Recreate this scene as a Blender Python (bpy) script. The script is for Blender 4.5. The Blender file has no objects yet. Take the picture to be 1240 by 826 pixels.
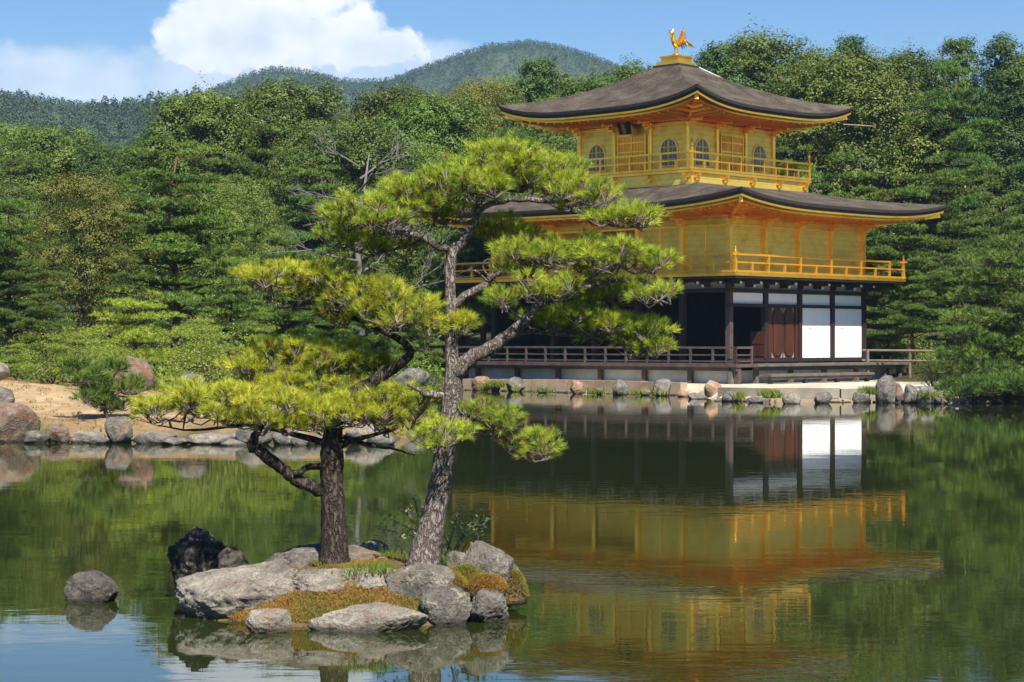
import bpy, bmesh, math, random
import numpy as np
from mathutils import Vector, noise

# ------------------------------------------------------------------ camera, sky, sun, exposure
SC = bpy.context.scene
COL = SC.collection
R = math.radians
F, CX, CY, CH = 2476.0, 620.0, 413.8, 1.854      # focal length and principal point in photo pixels, eye height above water


def at(x, y, Y):
    """the point at distance Y seen at photo pixel (x, y)"""
    return Vector(((x - CX) / F * Y, Y, CH + (CY - y) / F * Y))


def ywater(y):
    """distance at which the water surface is seen at row y"""
    return F * CH / (y - CY)


cam_d = bpy.data.cameras.new('camera')
cam_d.sensor_width = 36.0
cam_d.lens = F / 1240 * 36
cam_d.clip_start = 0.1
cam_d.clip_end = 6000
cam = bpy.data.objects.new('camera', cam_d)
COL.objects.link(cam)
cam.location = (0, 0, CH)
cam.rotation_euler = (R(90), 0, 0)
SC.camera = cam

SUN_EL, SUN_AZ = 52.0, 162.0                      # azimuth measured from +Y towards +X
sv = Vector((math.sin(R(SUN_AZ)) * math.cos(R(SUN_EL)), math.cos(R(SUN_AZ)) * math.cos(R(SUN_EL)), math.sin(R(SUN_EL))))
sun_d = bpy.data.lights.new('sun', 'SUN')
sun_d.energy = 5.0
sun_d.angle = R(0.53)
sun_d.color = (1.0, 0.95, 0.86)
sun = bpy.data.objects.new('sun', sun_d)
COL.objects.link(sun)
sun.rotation_euler = (-sv).to_track_quat('-Z', 'Y').to_euler()

vs = SC.view_settings
vs.view_transform = 'Standard'
vs.look = 'None'
vs.exposure = 1.06
vs.gamma = 1.0
vs.use_curve_mapping = False
SC.render.engine = 'CYCLES'
cy = SC.cycles
cy.max_bounces = 8
cy.diffuse_bounces = 5
cy.glossy_bounces = 6
cy.transmission_bounces = 3
cy.volume_bounces = 0
cy.transparent_max_bounces = 4
cy.caustics_reflective = False
cy.caustics_refractive = False
cy.sample_clamp_indirect = 6.0
cy.use_denoising = True

world = bpy.data.worlds.new('World')
SC.world = world
world.use_nodes = True


def build_world():
    t = world.node_tree
    t.nodes.clear()
    N = t.nodes.new
    L = t.links.new

    def M(op, a, b=None, c=None, clamp=False):
        n = N('ShaderNodeMath')
        n.operation = op
        n.use_clamp = clamp
        for i, v in enumerate((a, b, c)):
            if v is None:
                continue
            if isinstance(v, (int, float)):
                n.inputs[i].default_value = v
            else:
                L(v, n.inputs[i])
        return n.outputs[0]
    sky = N('ShaderNodeTexSky')
    sky.sky_type = 'NISHITA'
    sky.sun_disc = False
    sky.sun_elevation = R(SUN_EL)
    sky.sun_rotation = R(SUN_AZ)
    sky.altitude = 100
    sky.air_density = 1.1
    sky.dust_density = 0.0
    sky.ozone_density = 3.5
    bg = N('ShaderNodeBackground')
    bg.inputs['Strength'].default_value = 0.060
    hs = N('ShaderNodeHueSaturation')
    hs.inputs['Saturation'].default_value = 1.34
    hs.inputs['Hue'].default_value = .512
    L(sky.outputs[0], hs.inputs['Color'])
    L(hs.outputs[0], bg.inputs['Color'])
    tc = N('ShaderNodeTexCoord')
    sep = N('ShaderNodeSeparateXYZ')
    L(tc.outputs['Generated'], sep.inputs[0])
    dx, dy, dz = sep.outputs
    yy = M('MAXIMUM', dy, 0.02)
    ax = M('DIVIDE', dx, yy)
    az = M('DIVIDE', dz, yy)
    # turbulent detail, a function of direction only
    cmb = N('ShaderNodeCombineXYZ')
    L(ax, cmb.inputs[0])
    L(M('MULTIPLY', az, 1.25), cmb.inputs[1])
    n1 = N('ShaderNodeTexNoise')
    n1.inputs['Scale'].default_value = 34
    n1.inputs['Detail'].default_value = 9
    n1.inputs['Roughness'].default_value = 0.6
    n1.inputs['Distortion'].default_value = 0.25
    L(cmb.outputs[0], n1.inputs['Vector'])
    n2 = N('ShaderNodeTexNoise')
    n2.inputs['Scale'].default_value = 30
    n2.inputs['Detail'].default_value = 6
    L(cmb.outputs[0], n2.inputs['Vector'])

    def blob(px, py, rx, ry, amp=1.0):
        cx, cz = (px - CX) / F, (CY - py) / F
        a = M('DIVIDE', M('SUBTRACT', ax, cx), rx / F)
        b = M('DIVIDE', M('SUBTRACT', az, cz), ry / F)
        d = M('ADD', M('MULTIPLY', a, a), M('MULTIPLY', b, b))
        return M('MULTIPLY', M('SUBTRACT', 1.0, d), amp)

    def union(lst):
        o = lst[0]
        for k in lst[1:]:
            o = M('MAXIMUM', o, k)
        return M('MAXIMUM', o, -3.0)
    fb = M('SUBTRACT', n1.outputs[0], 0.5)
    cum = union([blob(335, 8, 115, 62), blob(245, 32, 58, 42), blob(410, 42, 62, 40), blob(330, 62, 140, 40), blob(462, 60, 70, 26, .9), blob(290, -85, 190, 80)])
    m1 = N('ShaderNodeMapRange')
    m1.interpolation_type = 'SMOOTHSTEP'
    m1.inputs['From Min'].default_value = -0.12
    m1.inputs['From Max'].default_value = 0.50
    L(M('ADD', cum, M('MULTIPLY', fb, 3.6)), m1.inputs['Value'])
    low = union([blob(80, 96, 260, 46), blob(485, 70, 105, 30, .9), blob(300, 100, 320, 42), blob(120, -130, 240, 60)])
    m2 = N('ShaderNodeMapRange')
    m2.interpolation_type = 'SMOOTHSTEP'
    m2.inputs['From Min'].default_value = -0.1
    m2.inputs['From Max'].default_value = 0.85
    m2.inputs['To Max'].default_value = 0.62
    L(M('ADD', low, M('MULTIPLY', fb, 2.0)), m2.inputs['Value'])
    mask = M('MAXIMUM', m1.outputs[0], m2.outputs[0])
    # white crowns over greyer bases
    up = M('MULTIPLY_ADD', az, 9.0, -0.92, clamp=True)
    tone = M('ADD', M('MULTIPLY', up, 0.55), M('MULTIPLY_ADD', n2.outputs[0], 1.8, -0.45), clamp=True)
    mixc = N('ShaderNodeMix')
    mixc.data_type = 'RGBA'
    L(tone, mixc.inputs['Factor'])
    mixc.inputs['A'].default_value = (0.42, 0.53, 0.68, 1)
    mixc.inputs['B'].default_value = (0.86, 0.87, 0.88, 1)
    bc = N('ShaderNodeBackground')
    L(mixc.outputs['Result'], bc.inputs['Color'])
    bc.inputs['Strength'].default_value = 0.68
    mx = N('ShaderNodeMixShader')
    L(mask, mx.inputs[0])
    L(bg.outputs[0], mx.inputs[1])
    L(bc.outputs[0], mx.inputs[2])
    out = N('ShaderNodeOutputWorld')
    L(mx.outputs[0], out.inputs[0])


build_world()

# ------------------------------------------------------------------ helpers


def smooth(a, b, x):
    t = np.clip((np.asarray(x, float) - a) / (b - a), 0, 1)
    return t * t * (3 - 2 * t)


class MB:
    """collects simple shapes into one mesh"""

    def __init__(self):
        self.V, self.F = [], []

    def add(self, v, f):
        n = len(self.V)
        self.V += [tuple(p) for p in v]
        self.F += [tuple(i + n for i in q) for q in f]
        return self

    def box(self, a, b):
        x0, x1 = sorted((a[0], b[0]))
        y0, y1 = sorted((a[1], b[1]))
        z0, z1 = sorted((a[2], b[2]))
        return self.add([(x0, y0, z0), (x1, y0, z0), (x1, y1, z0), (x0, y1, z0), (x0, y0, z1), (x1, y0, z1), (x1, y1, z1), (x0, y1, z1)],
                        [(0, 3, 2, 1), (4, 5, 6, 7), (0, 1, 5, 4), (1, 2, 6, 5), (2, 3, 7, 6), (3, 0, 4, 7)])

    def beam(self, p, q, w, h):
        p, q = Vector(p), Vector(q)
        d = (q - p).normalized()
        s = d.cross(Vector((0, 0, 1)))
        if s.length < 1e-4:
            s = Vector((1, 0, 0))
        s.normalize()
        u = s.cross(d)
        c = [s * (i * w / 2) + u * (j * h / 2) for i, j in ((-1, -1), (1, -1), (1, 1), (-1, 1))]
        return self.add([p + k for k in c] + [q + k for k in c], [(3, 2, 1, 0), (4, 5, 6, 7), (0, 1, 5, 4), (1, 2, 6, 5), (2, 3, 7, 6), (3, 0, 4, 7)])

    def tube(self, pts, rad, n=8, cap=True, wob=0.0, rng=None):
        pts = [Vector(p) for p in pts]
        m = len(pts)
        base = len(self.V)
        ref = None
        for i, p in enumerate(pts):
            d = (pts[min(i + 1, m - 1)] - pts[max(i - 1, 0)])
            d = d.normalized() if d.length > 1e-9 else Vector((0, 0, 1))
            if ref is None:
                ref = Vector((1, 0, 0)) if abs(d.x) < .8 else Vector((0, 1, 0))
            s = (ref - d * ref.dot(d)).normalized()
            ref = s
            t = d.cross(s)
            for k in range(n):
                a = 2 * math.pi * k / n
                r = rad[i] * (1 + (rng.uniform(-wob, wob) if rng and wob else 0))
                self.V.append(tuple(p + s * (r * math.cos(a)) + t * (r * math.sin(a))))
        for i in range(m - 1):
            for k in range(n):
                a, b = base + i * n + k, base + i * n + (k + 1) % n
                self.F.append((a, b, b + n, a + n))
        if cap:
            self.F.append(tuple(base + k for k in reversed(range(n))))
            self.F.append(tuple(base + (m - 1) * n + k for k in range(n)))
        return self

    def lathe(self, c, prof, n=12):
        return self.tube([(c[0], c[1], c[2] + z) for r, z in prof], [r for r, z in prof], n)

    def prism(self, poly, f):
        """poly: 2-D outline; f(x, y, side) gives the 3-D point of the near (0) and far (1) face"""
        n = len(poly)
        v = [f(x, y, 0) for x, y in poly] + [f(x, y, 1) for x, y in poly]
        fc = [tuple(range(n)), tuple(reversed(range(n, 2 * n)))]
        fc += [(i, n + i, n + (i + 1) % n, (i + 1) % n) for i in range(n)]
        return self.add(v, fc)

    def build(self, name, m, parent=None, smooth_shade=False):
        me = bpy.data.meshes.new(name)
        me.from_pydata(self.V, [], self.F)
        me.materials.append(m)
        if smooth_shade:
            me.polygons.foreach_set('use_smooth', [True] * len(me.polygons))
        bm = bmesh.new()
        bm.from_mesh(me)
        bmesh.ops.recalc_face_normals(bm, faces=bm.faces)
        bm.to_mesh(me)
        bm.free()
        o = bpy.data.objects.new(name, me)
        COL.objects.link(o)
        if parent:
            o.parent = parent
        return o


def np_mesh(name, V, k, m, parent=None, tint=None):
    """V: (n*k, 3) vertices of n polygons of k corners that share none"""
    V = np.ascontiguousarray(V, dtype=np.float32)
    nv = len(V)
    me = bpy.data.meshes.new(name)
    me.vertices.add(nv)
    me.vertices.foreach_set('co', V.ravel())
    me.loops.add(nv)
    me.loops.foreach_set('vertex_index', np.arange(nv, dtype=np.int32))
    me.polygons.add(nv // k)
    me.polygons.foreach_set('loop_start', np.arange(0, nv, k, dtype=np.int32))
    if tint is not None:
        a = me.attributes.new('tint', 'FLOAT', 'POINT')
        a.data.foreach_set('value', np.repeat(tint, k).astype(np.float32))
    me.update(calc_edges=True)
    me.materials.append(m)
    o = bpy.data.objects.new(name, me)
    COL.objects.link(o)
    if parent:
        o.parent = parent
    return o


def tag(o, label=None, cat=None, group=None, kind=None):
    if label:
        o['label'] = label
    if cat:
        o['category'] = cat
    if group:
        o['group'] = group
    if kind:
        o['kind'] = kind
    return o


def thing(name, label, cat, loc=(0, 0, 0), rz=0.0, group=None):
    o = bpy.data.objects.new(name, None)
    o.empty_display_size = 0.3
    COL.objects.link(o)
    o.location = loc
    o.rotation_euler = (0, 0, rz)
    return tag(o, label, cat, group)


def copy_thing(root):
    r = root.copy()
    COL.objects.link(r)
    for ch in list(root.children):
        c = ch.copy()
        COL.objects.link(c)
        c.parent = r
        for g in list(ch.children):
            d = g.copy()
            COL.objects.link(d)
            d.parent = c
    return r


ONES = 'first second third fourth fifth sixth seventh eighth ninth tenth eleventh twelfth thirteenth fourteenth fifteenth sixteenth seventeenth eighteenth nineteenth'.split()


def ordinal(i):
    """1 -> first, 23 -> twenty-third"""
    if i < 20:
        return ONES[i - 1]
    tens = {2: 'twent', 3: 'thirt', 4: 'fort'}[i // 10]
    return tens + 'ieth' if i % 10 == 0 else tens + 'y-' + ONES[i % 10 - 1]


# ------------------------------------------------------------------ materials
def new_mat(name):
    m = bpy.data.materials.new(name)
    m.use_nodes = True
    t = m.node_tree
    return m, t.nodes, t.links, t.nodes['Principled BSDF'], t.nodes['Material Output']


def node_noise(N, L, vec, scale, detail=5, rough=.55, dist=0.0):
    n = N.new('ShaderNodeTexNoise')
    n.inputs['Scale'].default_value = scale
    n.inputs['Detail'].default_value = detail
    n.inputs['Roughness'].default_value = rough
    n.inputs['Distortion'].default_value = dist
    if vec is not None:
        L.new(vec, n.inputs['Vector'])
    return n


def node_ramp(N, L, fac, stops):
    r = N.new('ShaderNodeValToRGB')
    e = r.color_ramp.elements
    while len(e) < len(stops):
        e.new(0.5)
    for k, (p, c) in zip(e, stops):
        k.position = p
        k.color = (*c, 1) if len(c) == 3 else c
    L.new(fac, r.inputs[0])
    return r


def node_mix(N, L, fac, a, b, mode='MIX'):
    n = N.new('ShaderNodeMix')
    n.data_type = 'RGBA'
    n.blend_type = mode
    for sock, v in (('Factor', fac), ('A', a), ('B', b)):
        s = n.inputs[sock]
        if isinstance(v, (int, float)):
            s.default_value = v
        elif isinstance(v, tuple):
            s.default_value = (*v, 1)
        else:
            L.new(v, s)
    return n.outputs['Result']


def node_bump(N, L, height, strength, dist, normal=None):
    b = N.new('ShaderNodeBump')
    b.inputs['Strength'].default_value = strength
    b.inputs['Distance'].default_value = dist
    L.new(height, b.inputs['Height'])
    if normal is not None:
        L.new(normal, b.inputs['Normal'])
    return b.outputs[0]


def coords(N, L, scale=(1, 1, 1), kind='Object'):
    tc = N.new('ShaderNodeTexCoord')
    mp = N.new('ShaderNodeMapping')
    mp.inputs['Scale'].default_value = scale
    L.new(tc.outputs[kind], mp.inputs[0])
    return mp.outputs[0]


def simple(name, a, b, scale=3.0, rough=.7, bump=.2, bdist=.01, metallic=0.0, stretch=(1, 1, 1), spec=.4, detail=5):
    m, N, L, B, O = new_mat(name)
    v = coords(N, L, stretch)
    n = node_noise(N, L, v, scale, detail, .6)
    r = node_ramp(N, L, n.outputs[0], [(.3, a), (.7, b)])
    L.new(r.outputs[0], B.inputs['Base Color'])
    B.inputs['Roughness'].default_value = rough
    B.inputs['Metallic'].default_value = metallic
    B.inputs['Specular IOR Level'].default_value = spec
    if bump:
        n2 = node_noise(N, L, v, scale * 4, 4, .6)
        L.new(node_bump(N, L, n2.outputs[0], bump, bdist), B.inputs['Normal'])
    return m


def leaf_mat(name, a, b, trans=.28, rough=.55, var=.18, hue=.02, tcol=1.25, dead=None):
    m, N, L, B, O = new_mat(name)
    at_ = N.new('ShaderNodeAttribute')
    at_.attribute_name = 'tint'
    col = node_ramp(N, L, at_.outputs['Fac'], ([(0, dead), (.05, dead), (.1, a), (1, b)] if dead else [(0, a), (1, b)])).outputs[0]
    oi = N.new('ShaderNodeObjectInfo')
    hsv = N.new('ShaderNodeHueSaturation')

    def rng(lo, hi, src):
        r = N.new('ShaderNodeMapRange')
        r.inputs['To Min'].default_value = lo
        r.inputs['To Max'].default_value = hi
        L.new(src, r.inputs['Value'])
        return r.outputs[0]
    L.new(rng(1 - var, 1 + var, oi.outputs['Random']), hsv.inputs['Value'])
    ml = N.new('ShaderNodeMath')
    ml.operation = 'MULTIPLY'
    ml.inputs[1].default_value = 7.31
    L.new(oi.outputs['Random'], ml.inputs[0])
    fr = N.new('ShaderNodeMath')
    fr.operation = 'FRACT'
    L.new(ml.outputs[0], fr.inputs[0])
    L.new(rng(.5 - hue, .5 + hue, fr.outputs[0]), hsv.inputs['Hue'])
    L.new(col, hsv.inputs['Color'])
    L.new(hsv.outputs[0], B.inputs['Base Color'])
    B.inputs['Roughness'].default_value = rough
    B.inputs['Specular IOR Level'].default_value = .3
    tr = N.new('ShaderNodeBsdfTranslucent')
    L.new(node_mix(N, L, 1.0, hsv.outputs[0], (tcol * 1.1, tcol, tcol * .5), 'MULTIPLY'), tr.inputs[0])
    mx = N.new('ShaderNodeMixShader')
    mx.inputs[0].default_value = trans
    L.new(B.outputs[0], mx.inputs[1])
    L.new(tr.outputs[0], mx.inputs[2])
    L.new(mx.outputs[0], O.inputs[0])
    return m


def gold_mat(name, base=(.83, .50, .10), rough=.42, planks=0.0, metal=.72, axis=2):
    m, N, L, B, O = new_mat(name)
    v = coords(N, L)
    n = node_noise(N, L, v, 1.7, 5, .6)
    r = node_ramp(N, L, n.outputs[0], [(.28, (base[0] * .78, base[1] * .70, base[2] * .6)), (.5, base), (.75, (base[0], base[1] * 1.04, base[2] * 1.3))])
    col = r.outputs[0]
    if planks:
        wl = N.new('ShaderNodeTexWave')
        wl.bands_direction = 'XYZ'[axis]
        wl.inputs['Scale'].default_value = planks
        L.new(v, wl.inputs['Vector'])
        col = node_mix(N, L, 1.0, col, node_ramp(N, L, wl.outputs[1], [(.0, (.86, .83, .8)), (.10, (1, 1, 1))]).outputs[0], 'MULTIPLY')
        sn = node_noise(N, L, coords(N, L, (2.2, 2.2, 5)), 1.0, 4, .65)
        col = node_mix(N, L, .35, col, node_ramp(N, L, sn.outputs[0], [(.35, (.78, .74, .7)), (.65, (1.1, 1.1, 1.1))]).outputs[0], 'MULTIPLY')
    L.new(col, B.inputs['Base Color'])
    B.inputs['Metallic'].default_value = metal
    B.inputs['Roughness'].default_value = rough
    n2 = node_noise(N, L, v, 14, 4, .6)
    nb = node_bump(N, L, n2.outputs[0], .25, .008)
    if planks:
        w = N.new('ShaderNodeTexWave')
        w.bands_direction = 'XYZ'[axis]
        w.wave_profile = 'SAW'
        w.inputs['Scale'].default_value = planks
        L.new(v, w.inputs['Vector'])
        nb = node_bump(N, L, w.outputs[1], .2, .015, nb)
    L.new(nb, B.inputs['Normal'])
    return m


def rock_mat(name, dark, mid, pale, lichen=(.42, .40, .30), rust=(.33, .17, .08), rust_amt=.55, scale=5.0):
    m, N, L, B, O = new_mat(name)
    v = coords(N, L)
    oi = N.new('ShaderNodeObjectInfo')
    vm = N.new('ShaderNodeVectorMath')
    vm.operation = 'ADD'
    L.new(v, vm.inputs[0])
    L.new(oi.outputs['Location'], vm.inputs[1])
    v = vm.outputs[0]
    n = node_noise(N, L, v, scale, 8, .62, .4)
    base = node_ramp(N, L, n.outputs[0], [(.25, dark), (.5, mid), (.72, pale)]).outputs[0]
    n2 = node_noise(N, L, v, scale * 1.9, 8, .7, .8)
    lm = node_ramp(N, L, n2.outputs[0], [(.55, (0, 0, 0)), (.66, (.85, .85, .85))]).outputs[0]
    base = node_mix(N, L, lm, base, lichen)
    n3 = node_noise(N, L, v, scale * .7, 7, .65, .6)
    rm = node_ramp(N, L, n3.outputs[0], [(rust_amt, (0, 0, 0)), (rust_amt + .12, (.8, .8, .8))]).outputs[0]
    base = node_mix(N, L, rm, base, rust)
    n4 = node_noise(N, L, v, scale * 9, 4, .7)
    base = node_mix(N, L, .6, base, node_ramp(N, L, n4.outputs[0], [(.3, (.38, .37, .36)), (.7, (1.42, 1.4, 1.36))]).outputs[0], 'MULTIPLY')
    # the wet band just above the water line
    geo = N.new('ShaderNodeNewGeometry')
    sp = N.new('ShaderNodeSeparateXYZ')
    L.new(geo.outputs['Position'], sp.inputs[0])
    wet = N.new('ShaderNodeMapRange')
    wet.inputs['From Min'].default_value = .015
    wet.inputs['From Max'].default_value = .06
    wet.inputs['To Min'].default_value = .32
    wet.inputs['To Max'].default_value = 1
    L.new(sp.outputs[2], wet.inputs['Value'])
    base = node_mix(N, L, 1.0, base, wet.outputs[0], 'MULTIPLY')
    L.new(base, B.inputs['Base Color'])
    B.inputs['Roughness'].default_value = .82
    B.inputs['Specular IOR Level'].default_value = .3
    vo = N.new('ShaderNodeTexVoronoi')
    vo.feature = 'DISTANCE_TO_EDGE'
    vo.inputs['Scale'].default_value = scale * .8
    L.new(v, vo.inputs['Vector'])
    cr = node_ramp(N, L, vo.outputs[0], [(0, (0, 0, 0)), (.05, (1, 1, 1))]).outputs[0]
    nb = node_bump(N, L, n.outputs[0], .9, .14)
    nb = node_bump(N, L, cr, .2, .02, nb)
    nb = node_bump(N, L, n4.outputs[0], .8, .025, nb)
    L.new(nb, B.inputs['Normal'])
    return m


def bark_mat(name, dark, pale, scale=14.0, bump=.9):
    m, N, L, B, O = new_mat(name)
    v = coords(N, L, (1, 1, .38))
    wn = node_noise(N, L, v, scale * .6, 4)
    wv = N.new('ShaderNodeMix')
    wv.data_type = 'VECTOR'
    wv.inputs['Factor'].default_value = .2
    L.new(v, wv.inputs['A'])
    L.new(wn.outputs[1], wv.inputs['B'])
    vo = N.new('ShaderNodeTexVoronoi')
    vo.feature = 'DISTANCE_TO_EDGE'
    vo.inputs['Scale'].default_value = scale
    L.new(wv.outputs['Result'], vo.inputs['Vector'])
    cr = node_ramp(N, L, vo.outputs[0], [(0, (0, 0, 0)), (.22, (1, 1, 1))]).outputs[0]
    n = node_noise(N, L, v, scale * 2.2, 6, .7)
    col = node_ramp(N, L, n.outputs[0], [(.3, dark), (.68, pale)]).outputs[0]
    col = node_mix(N, L, 1.0, col, node_mix(N, L, cr, (.5, .47, .45), (1, 1, 1)), 'MULTIPLY')
    L.new(col, B.inputs['Base Color'])
    B.inputs['Roughness'].default_value = .9
    B.inputs['Specular IOR Level'].default_value = .15
    nb = node_bump(N, L, cr, bump, .02)
    nb = node_bump(N, L, n.outputs[0], .7, .012, nb)
    L.new(nb, B.inputs['Normal'])
    return m


def water_mat():
    m, N, L, B, O = new_mat('pond_water')
    B.inputs['Base Color'].default_value = (.019, .025, .005, 1)
    B.inputs['Roughness'].default_value = .015
    B.inputs['IOR'].default_value = 1.6
    v = coords(N, L, (1, 1, 1))
    va = coords(N, L, (.55, 1.3, 1))
    n1 = node_noise(N, L, va, 2.6, 3, .5, .3)
    n2 = node_noise(N, L, v, .55, 3, .5, .2)
    n3 = node_noise(N, L, va, 9.0, 2, .5)
    # breezy patches: ripple strength varies over the pond
    n4 = node_noise(N, L, v, .12, 2, .5)
    amp = node_ramp(N, L, n4.outputs[0], [(.35, (.35, .35, .35)), (.65, (1, 1, 1))]).outputs[0]
    h = node_mix(N, L, .22, n1.outputs[0], n3.outputs[0])
    h = node_mix(N, L, 1.0, h, amp, 'MULTIPLY')
    nb = node_bump(N, L, n2.outputs[0], 1.0, .0022)
    nb = node_bump(N, L, h, 1.0, .0017, nb)
    L.new(nb, B.inputs['Normal'])
    return m


def ground_mat():
    m, N, L, B, O = new_mat('ground_soil')
    a = N.new('ShaderNodeAttribute')
    a.attribute_name = 'surf'
    v = coords(N, L)
    n = node_noise(N, L, v, 1.1, 8, .65, .3)
    k = node_ramp(N, L, n.outputs[0], [(.3, (.62, .6, .58)), (.7, (1.2, 1.2, 1.2))]).outputs[0]
    c = node_mix(N, L, 1.0, a.outputs['Color'], k, 'MULTIPLY')
    n2 = node_noise(N, L, v, 9, 5, .7)
    k2 = node_ramp(N, L, n2.outputs[0], [(.3, (.75, .75, .75)), (.7, (1.15, 1.15, 1.15))]).outputs[0]
    c = node_mix(N, L, 1.0, c, k2, 'MULTIPLY')
    L.new(c, B.inputs['Base Color'])
    B.inputs['Roughness'].default_value = .95
    B.inputs['Specular IOR Level'].default_value = .1
    L.new(node_bump(N, L, n2.outputs[0], .5, .05), B.inputs['Normal'])
    return m


def shingle_mat():
    m, N, L, B, O = new_mat('cypress_shingle')
    v = coords(N, L)
    n = node_noise(N, L, v, 1.3, 8, .7, .4)
    base = node_ramp(N, L, n.outputs[0], [(.28, (.030, .024, .018)), (.5, (.074, .061, .048)), (.75, (.14, .12, .097))]).outputs[0]
    n2 = node_noise(N, L, v, 9, 8, .8)
    base = node_mix(N, L, .8, base, node_ramp(N, L, n2.outputs[0], [(.3, (.35, .35, .35)), (.7, (1.5, 1.45, 1.4))]).outputs[0], 'MULTIPLY')
    L.new(base, B.inputs['Base Color'])
    B.inputs['Roughness'].default_value = .95
    B.inputs['Specular IOR Level'].default_value = .1
    w = N.new('ShaderNodeTexWave')
    w.bands_direction = 'Z'
    w.wave_profile = 'SAW'
    w.inputs['Scale'].default_value = 7
    w.inputs['Distortion'].default_value = 1.0
    w.inputs['Detail'].default_value = 3
    L.new(v, w.inputs['Vector'])
    nb = node_bump(N, L, w.outputs[1], .7, .05)
    nb = node_bump(N, L, n2.outputs[0], .6, .03, nb)
    L.new(nb, B.inputs['Normal'])
    return m


M = {}
M['gold'] = gold_mat('gold_leaf', (1.0, .55, .07), .34, metal=.9)
M['gold_wall'] = gold_mat('gold_leaf_boards', (1.0, .68, .12), .45, 1.6, .75)
M['gold_dull'] = gold_mat('worn_gold_leaf', (.95, .46, .04), .42)
M['shingle'] = shingle_mat()
M['eave_dark'] = simple('shingle_edge', (.018, .014, .012), (.04, .032, .027), 9, .9)
M['wood_dark'] = simple('dark_cypress', (.016, .009, .007), (.036, .020, .014), 2.2, .6, .2, .01, stretch=(3, 3, .4))
M['wood_room'] = simple('shade_darkened_boards', (.006, .004, .003), (.014, .009, .007), 2.2, .8, .2, .01, stretch=(3, 3, .4), spec=.1)  # dark cypress again, with the gloom of the open hall put into its colour
M['wood_door'] = simple('red_brown_door_wood', (.04, .012, .007), (.085, .026, .014), 2.2, .45, .2, .01, stretch=(5, 5, .4))
M['wood_grey'] = simple('weathered_deck_wood', (.07, .058, .048), (.15, .125, .105), 3, .85, .3, .01)
M['wood_rail'] = simple('weathered_rail_wood', (.045, .03, .025), (.10, .068, .055), 3, .8, .2, .01)
M['plaster'] = simple('white_plaster', (.78, .78, .77), (.84, .84, .83), 2, .9, .05, .003)
M['plaster_shaded'] = simple('shaded_plaster', (.34, .36, .38), (.50, .51, .52), 2, .9, .1, .005)  # white plaster with its bluish shade put into the colour
M['paint_white'] = simple('white_end_paint', (.75, .75, .74), (.84, .84, .82), 6, .8, 0)
M['bronze'] = simple('brown_bronze', (.16, .075, .025), (.26, .13, .045), 6, .5, .1)
M['verdigris'] = simple('green_bronze', (.10, .17, .15), (.2, .3, .26), 8, .6, .1)
M['pane'] = simple('blue_grey_window_paper', (.16, .17, .20), (.26, .27, .30), 4, .4, .05)
M['plaque'] = simple('black_lacquer', (.012, .010, .009), (.02, .018, .015), 5, .4, 0)
M['cable'] = simple('pale_metal_strip', (.5, .5, .5), (.62, .62, .62), 5, .5, 0)
M['rock_grey'] = rock_mat('grey_rock', (.05, .045, .04), (.15, .135, .115), (.28, .25, .21), (.36, .34, .26), rust_amt=.58)
M['rock_pale'] = rock_mat('pale_rock', (.10, .086, .07), (.25, .22, .18), (.40, .355, .295), (.43, .40, .30), (.30, .18, .095), .54)
M['rock_lone'] = rock_mat('dull_grey_rock', (.03, .028, .025), (.085, .077, .066), (.15, .135, .115), (.2, .19, .15), rust_amt=.6)
M['rock_dark'] = rock_mat('dark_rock', (.010, .009, .008), (.042, .036, .031), (.15, .125, .10), (.22, .19, .14), (.14, .085, .05), .52, 3.2)
M['rock_red'] = rock_mat('reddish_rock', (.08, .055, .045), (.19, .135, .10), (.28, .22, .175), (.32, .29, .22), (.26, .12, .06), .5)
M['rock_shore'] = rock_mat('shore_rock', (.055, .05, .045), (.15, .137, .118), (.26, .235, .20), (.30, .285, .22), (.24, .16, .10), .58, 2.6)
M['rock_tan'] = rock_mat('orange_tan_rock', (.13, .08, .05), (.29, .19, .12), (.39, .29, .20), (.36, .31, .22), (.32, .16, .075), .5, 2.6)
M['curb'] = simple('tan_stone_curb', (.25, .17, .105), (.42, .31, .20), 1.4, .9, .4, .03)
M['curb_grey'] = simple('grey_stone_curb', (.15, .14, .105), (.29, .26, .20), 1.2, .9, .4, .03)
M['bark_pale'] = bark_mat('grey_pine_bark', (.13, .105, .09), (.36, .30, .26), 26)
M['bark_dark'] = bark_mat('dark_pine_bark', (.035, .026, .021), (.12, .092, .075), 24)
M['bark_far'] = simple('far_bark', (.05, .035, .025), (.12, .085, .06), 3, .95, .3, .03)
M['bark_red'] = simple('red_pine_bark', (.10, .042, .025), (.19, .085, .05), 3, .95, .3, .03)
M['bark_bare'] = simple('bare_grey_bark', (.10, .092, .08), (.19, .175, .155), 3, .95, .3, .03)
M['twig'] = simple('pine_twig', (.10, .075, .06), (.22, .175, .145), 30, .9, 0)
M['needle_a'] = leaf_mat('island_pine_needles', (.20, .27, .028), (.64, .63, .065), .30, .5, .02, .003, dead=(.30, .17, .05))
M['needle_b'] = leaf_mat('tall_pine_needles', (.17, .26, .030), (.56, .61, .065), .30, .5, .02, .003, dead=(.28, .16, .05))
M['needle_far'] = leaf_mat('far_pine_needles', (.032, .074, .012), (.18, .265, .034), .16, .6, .2, .012)
M['needle_lime'] = leaf_mat('lime_pine_needles', (.15, .22, .022), (.36, .43, .045), .22, .6, .1, .008)
M['broad'] = leaf_mat('broad_leaves', (.036, .066, .009), (.155, .205, .026), .16, .5, .28, .022)
M['broad_olive'] = leaf_mat('olive_leaves', (.10, .105, .018), (.21, .20, .034), .25, .55, .15, .012)
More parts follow.
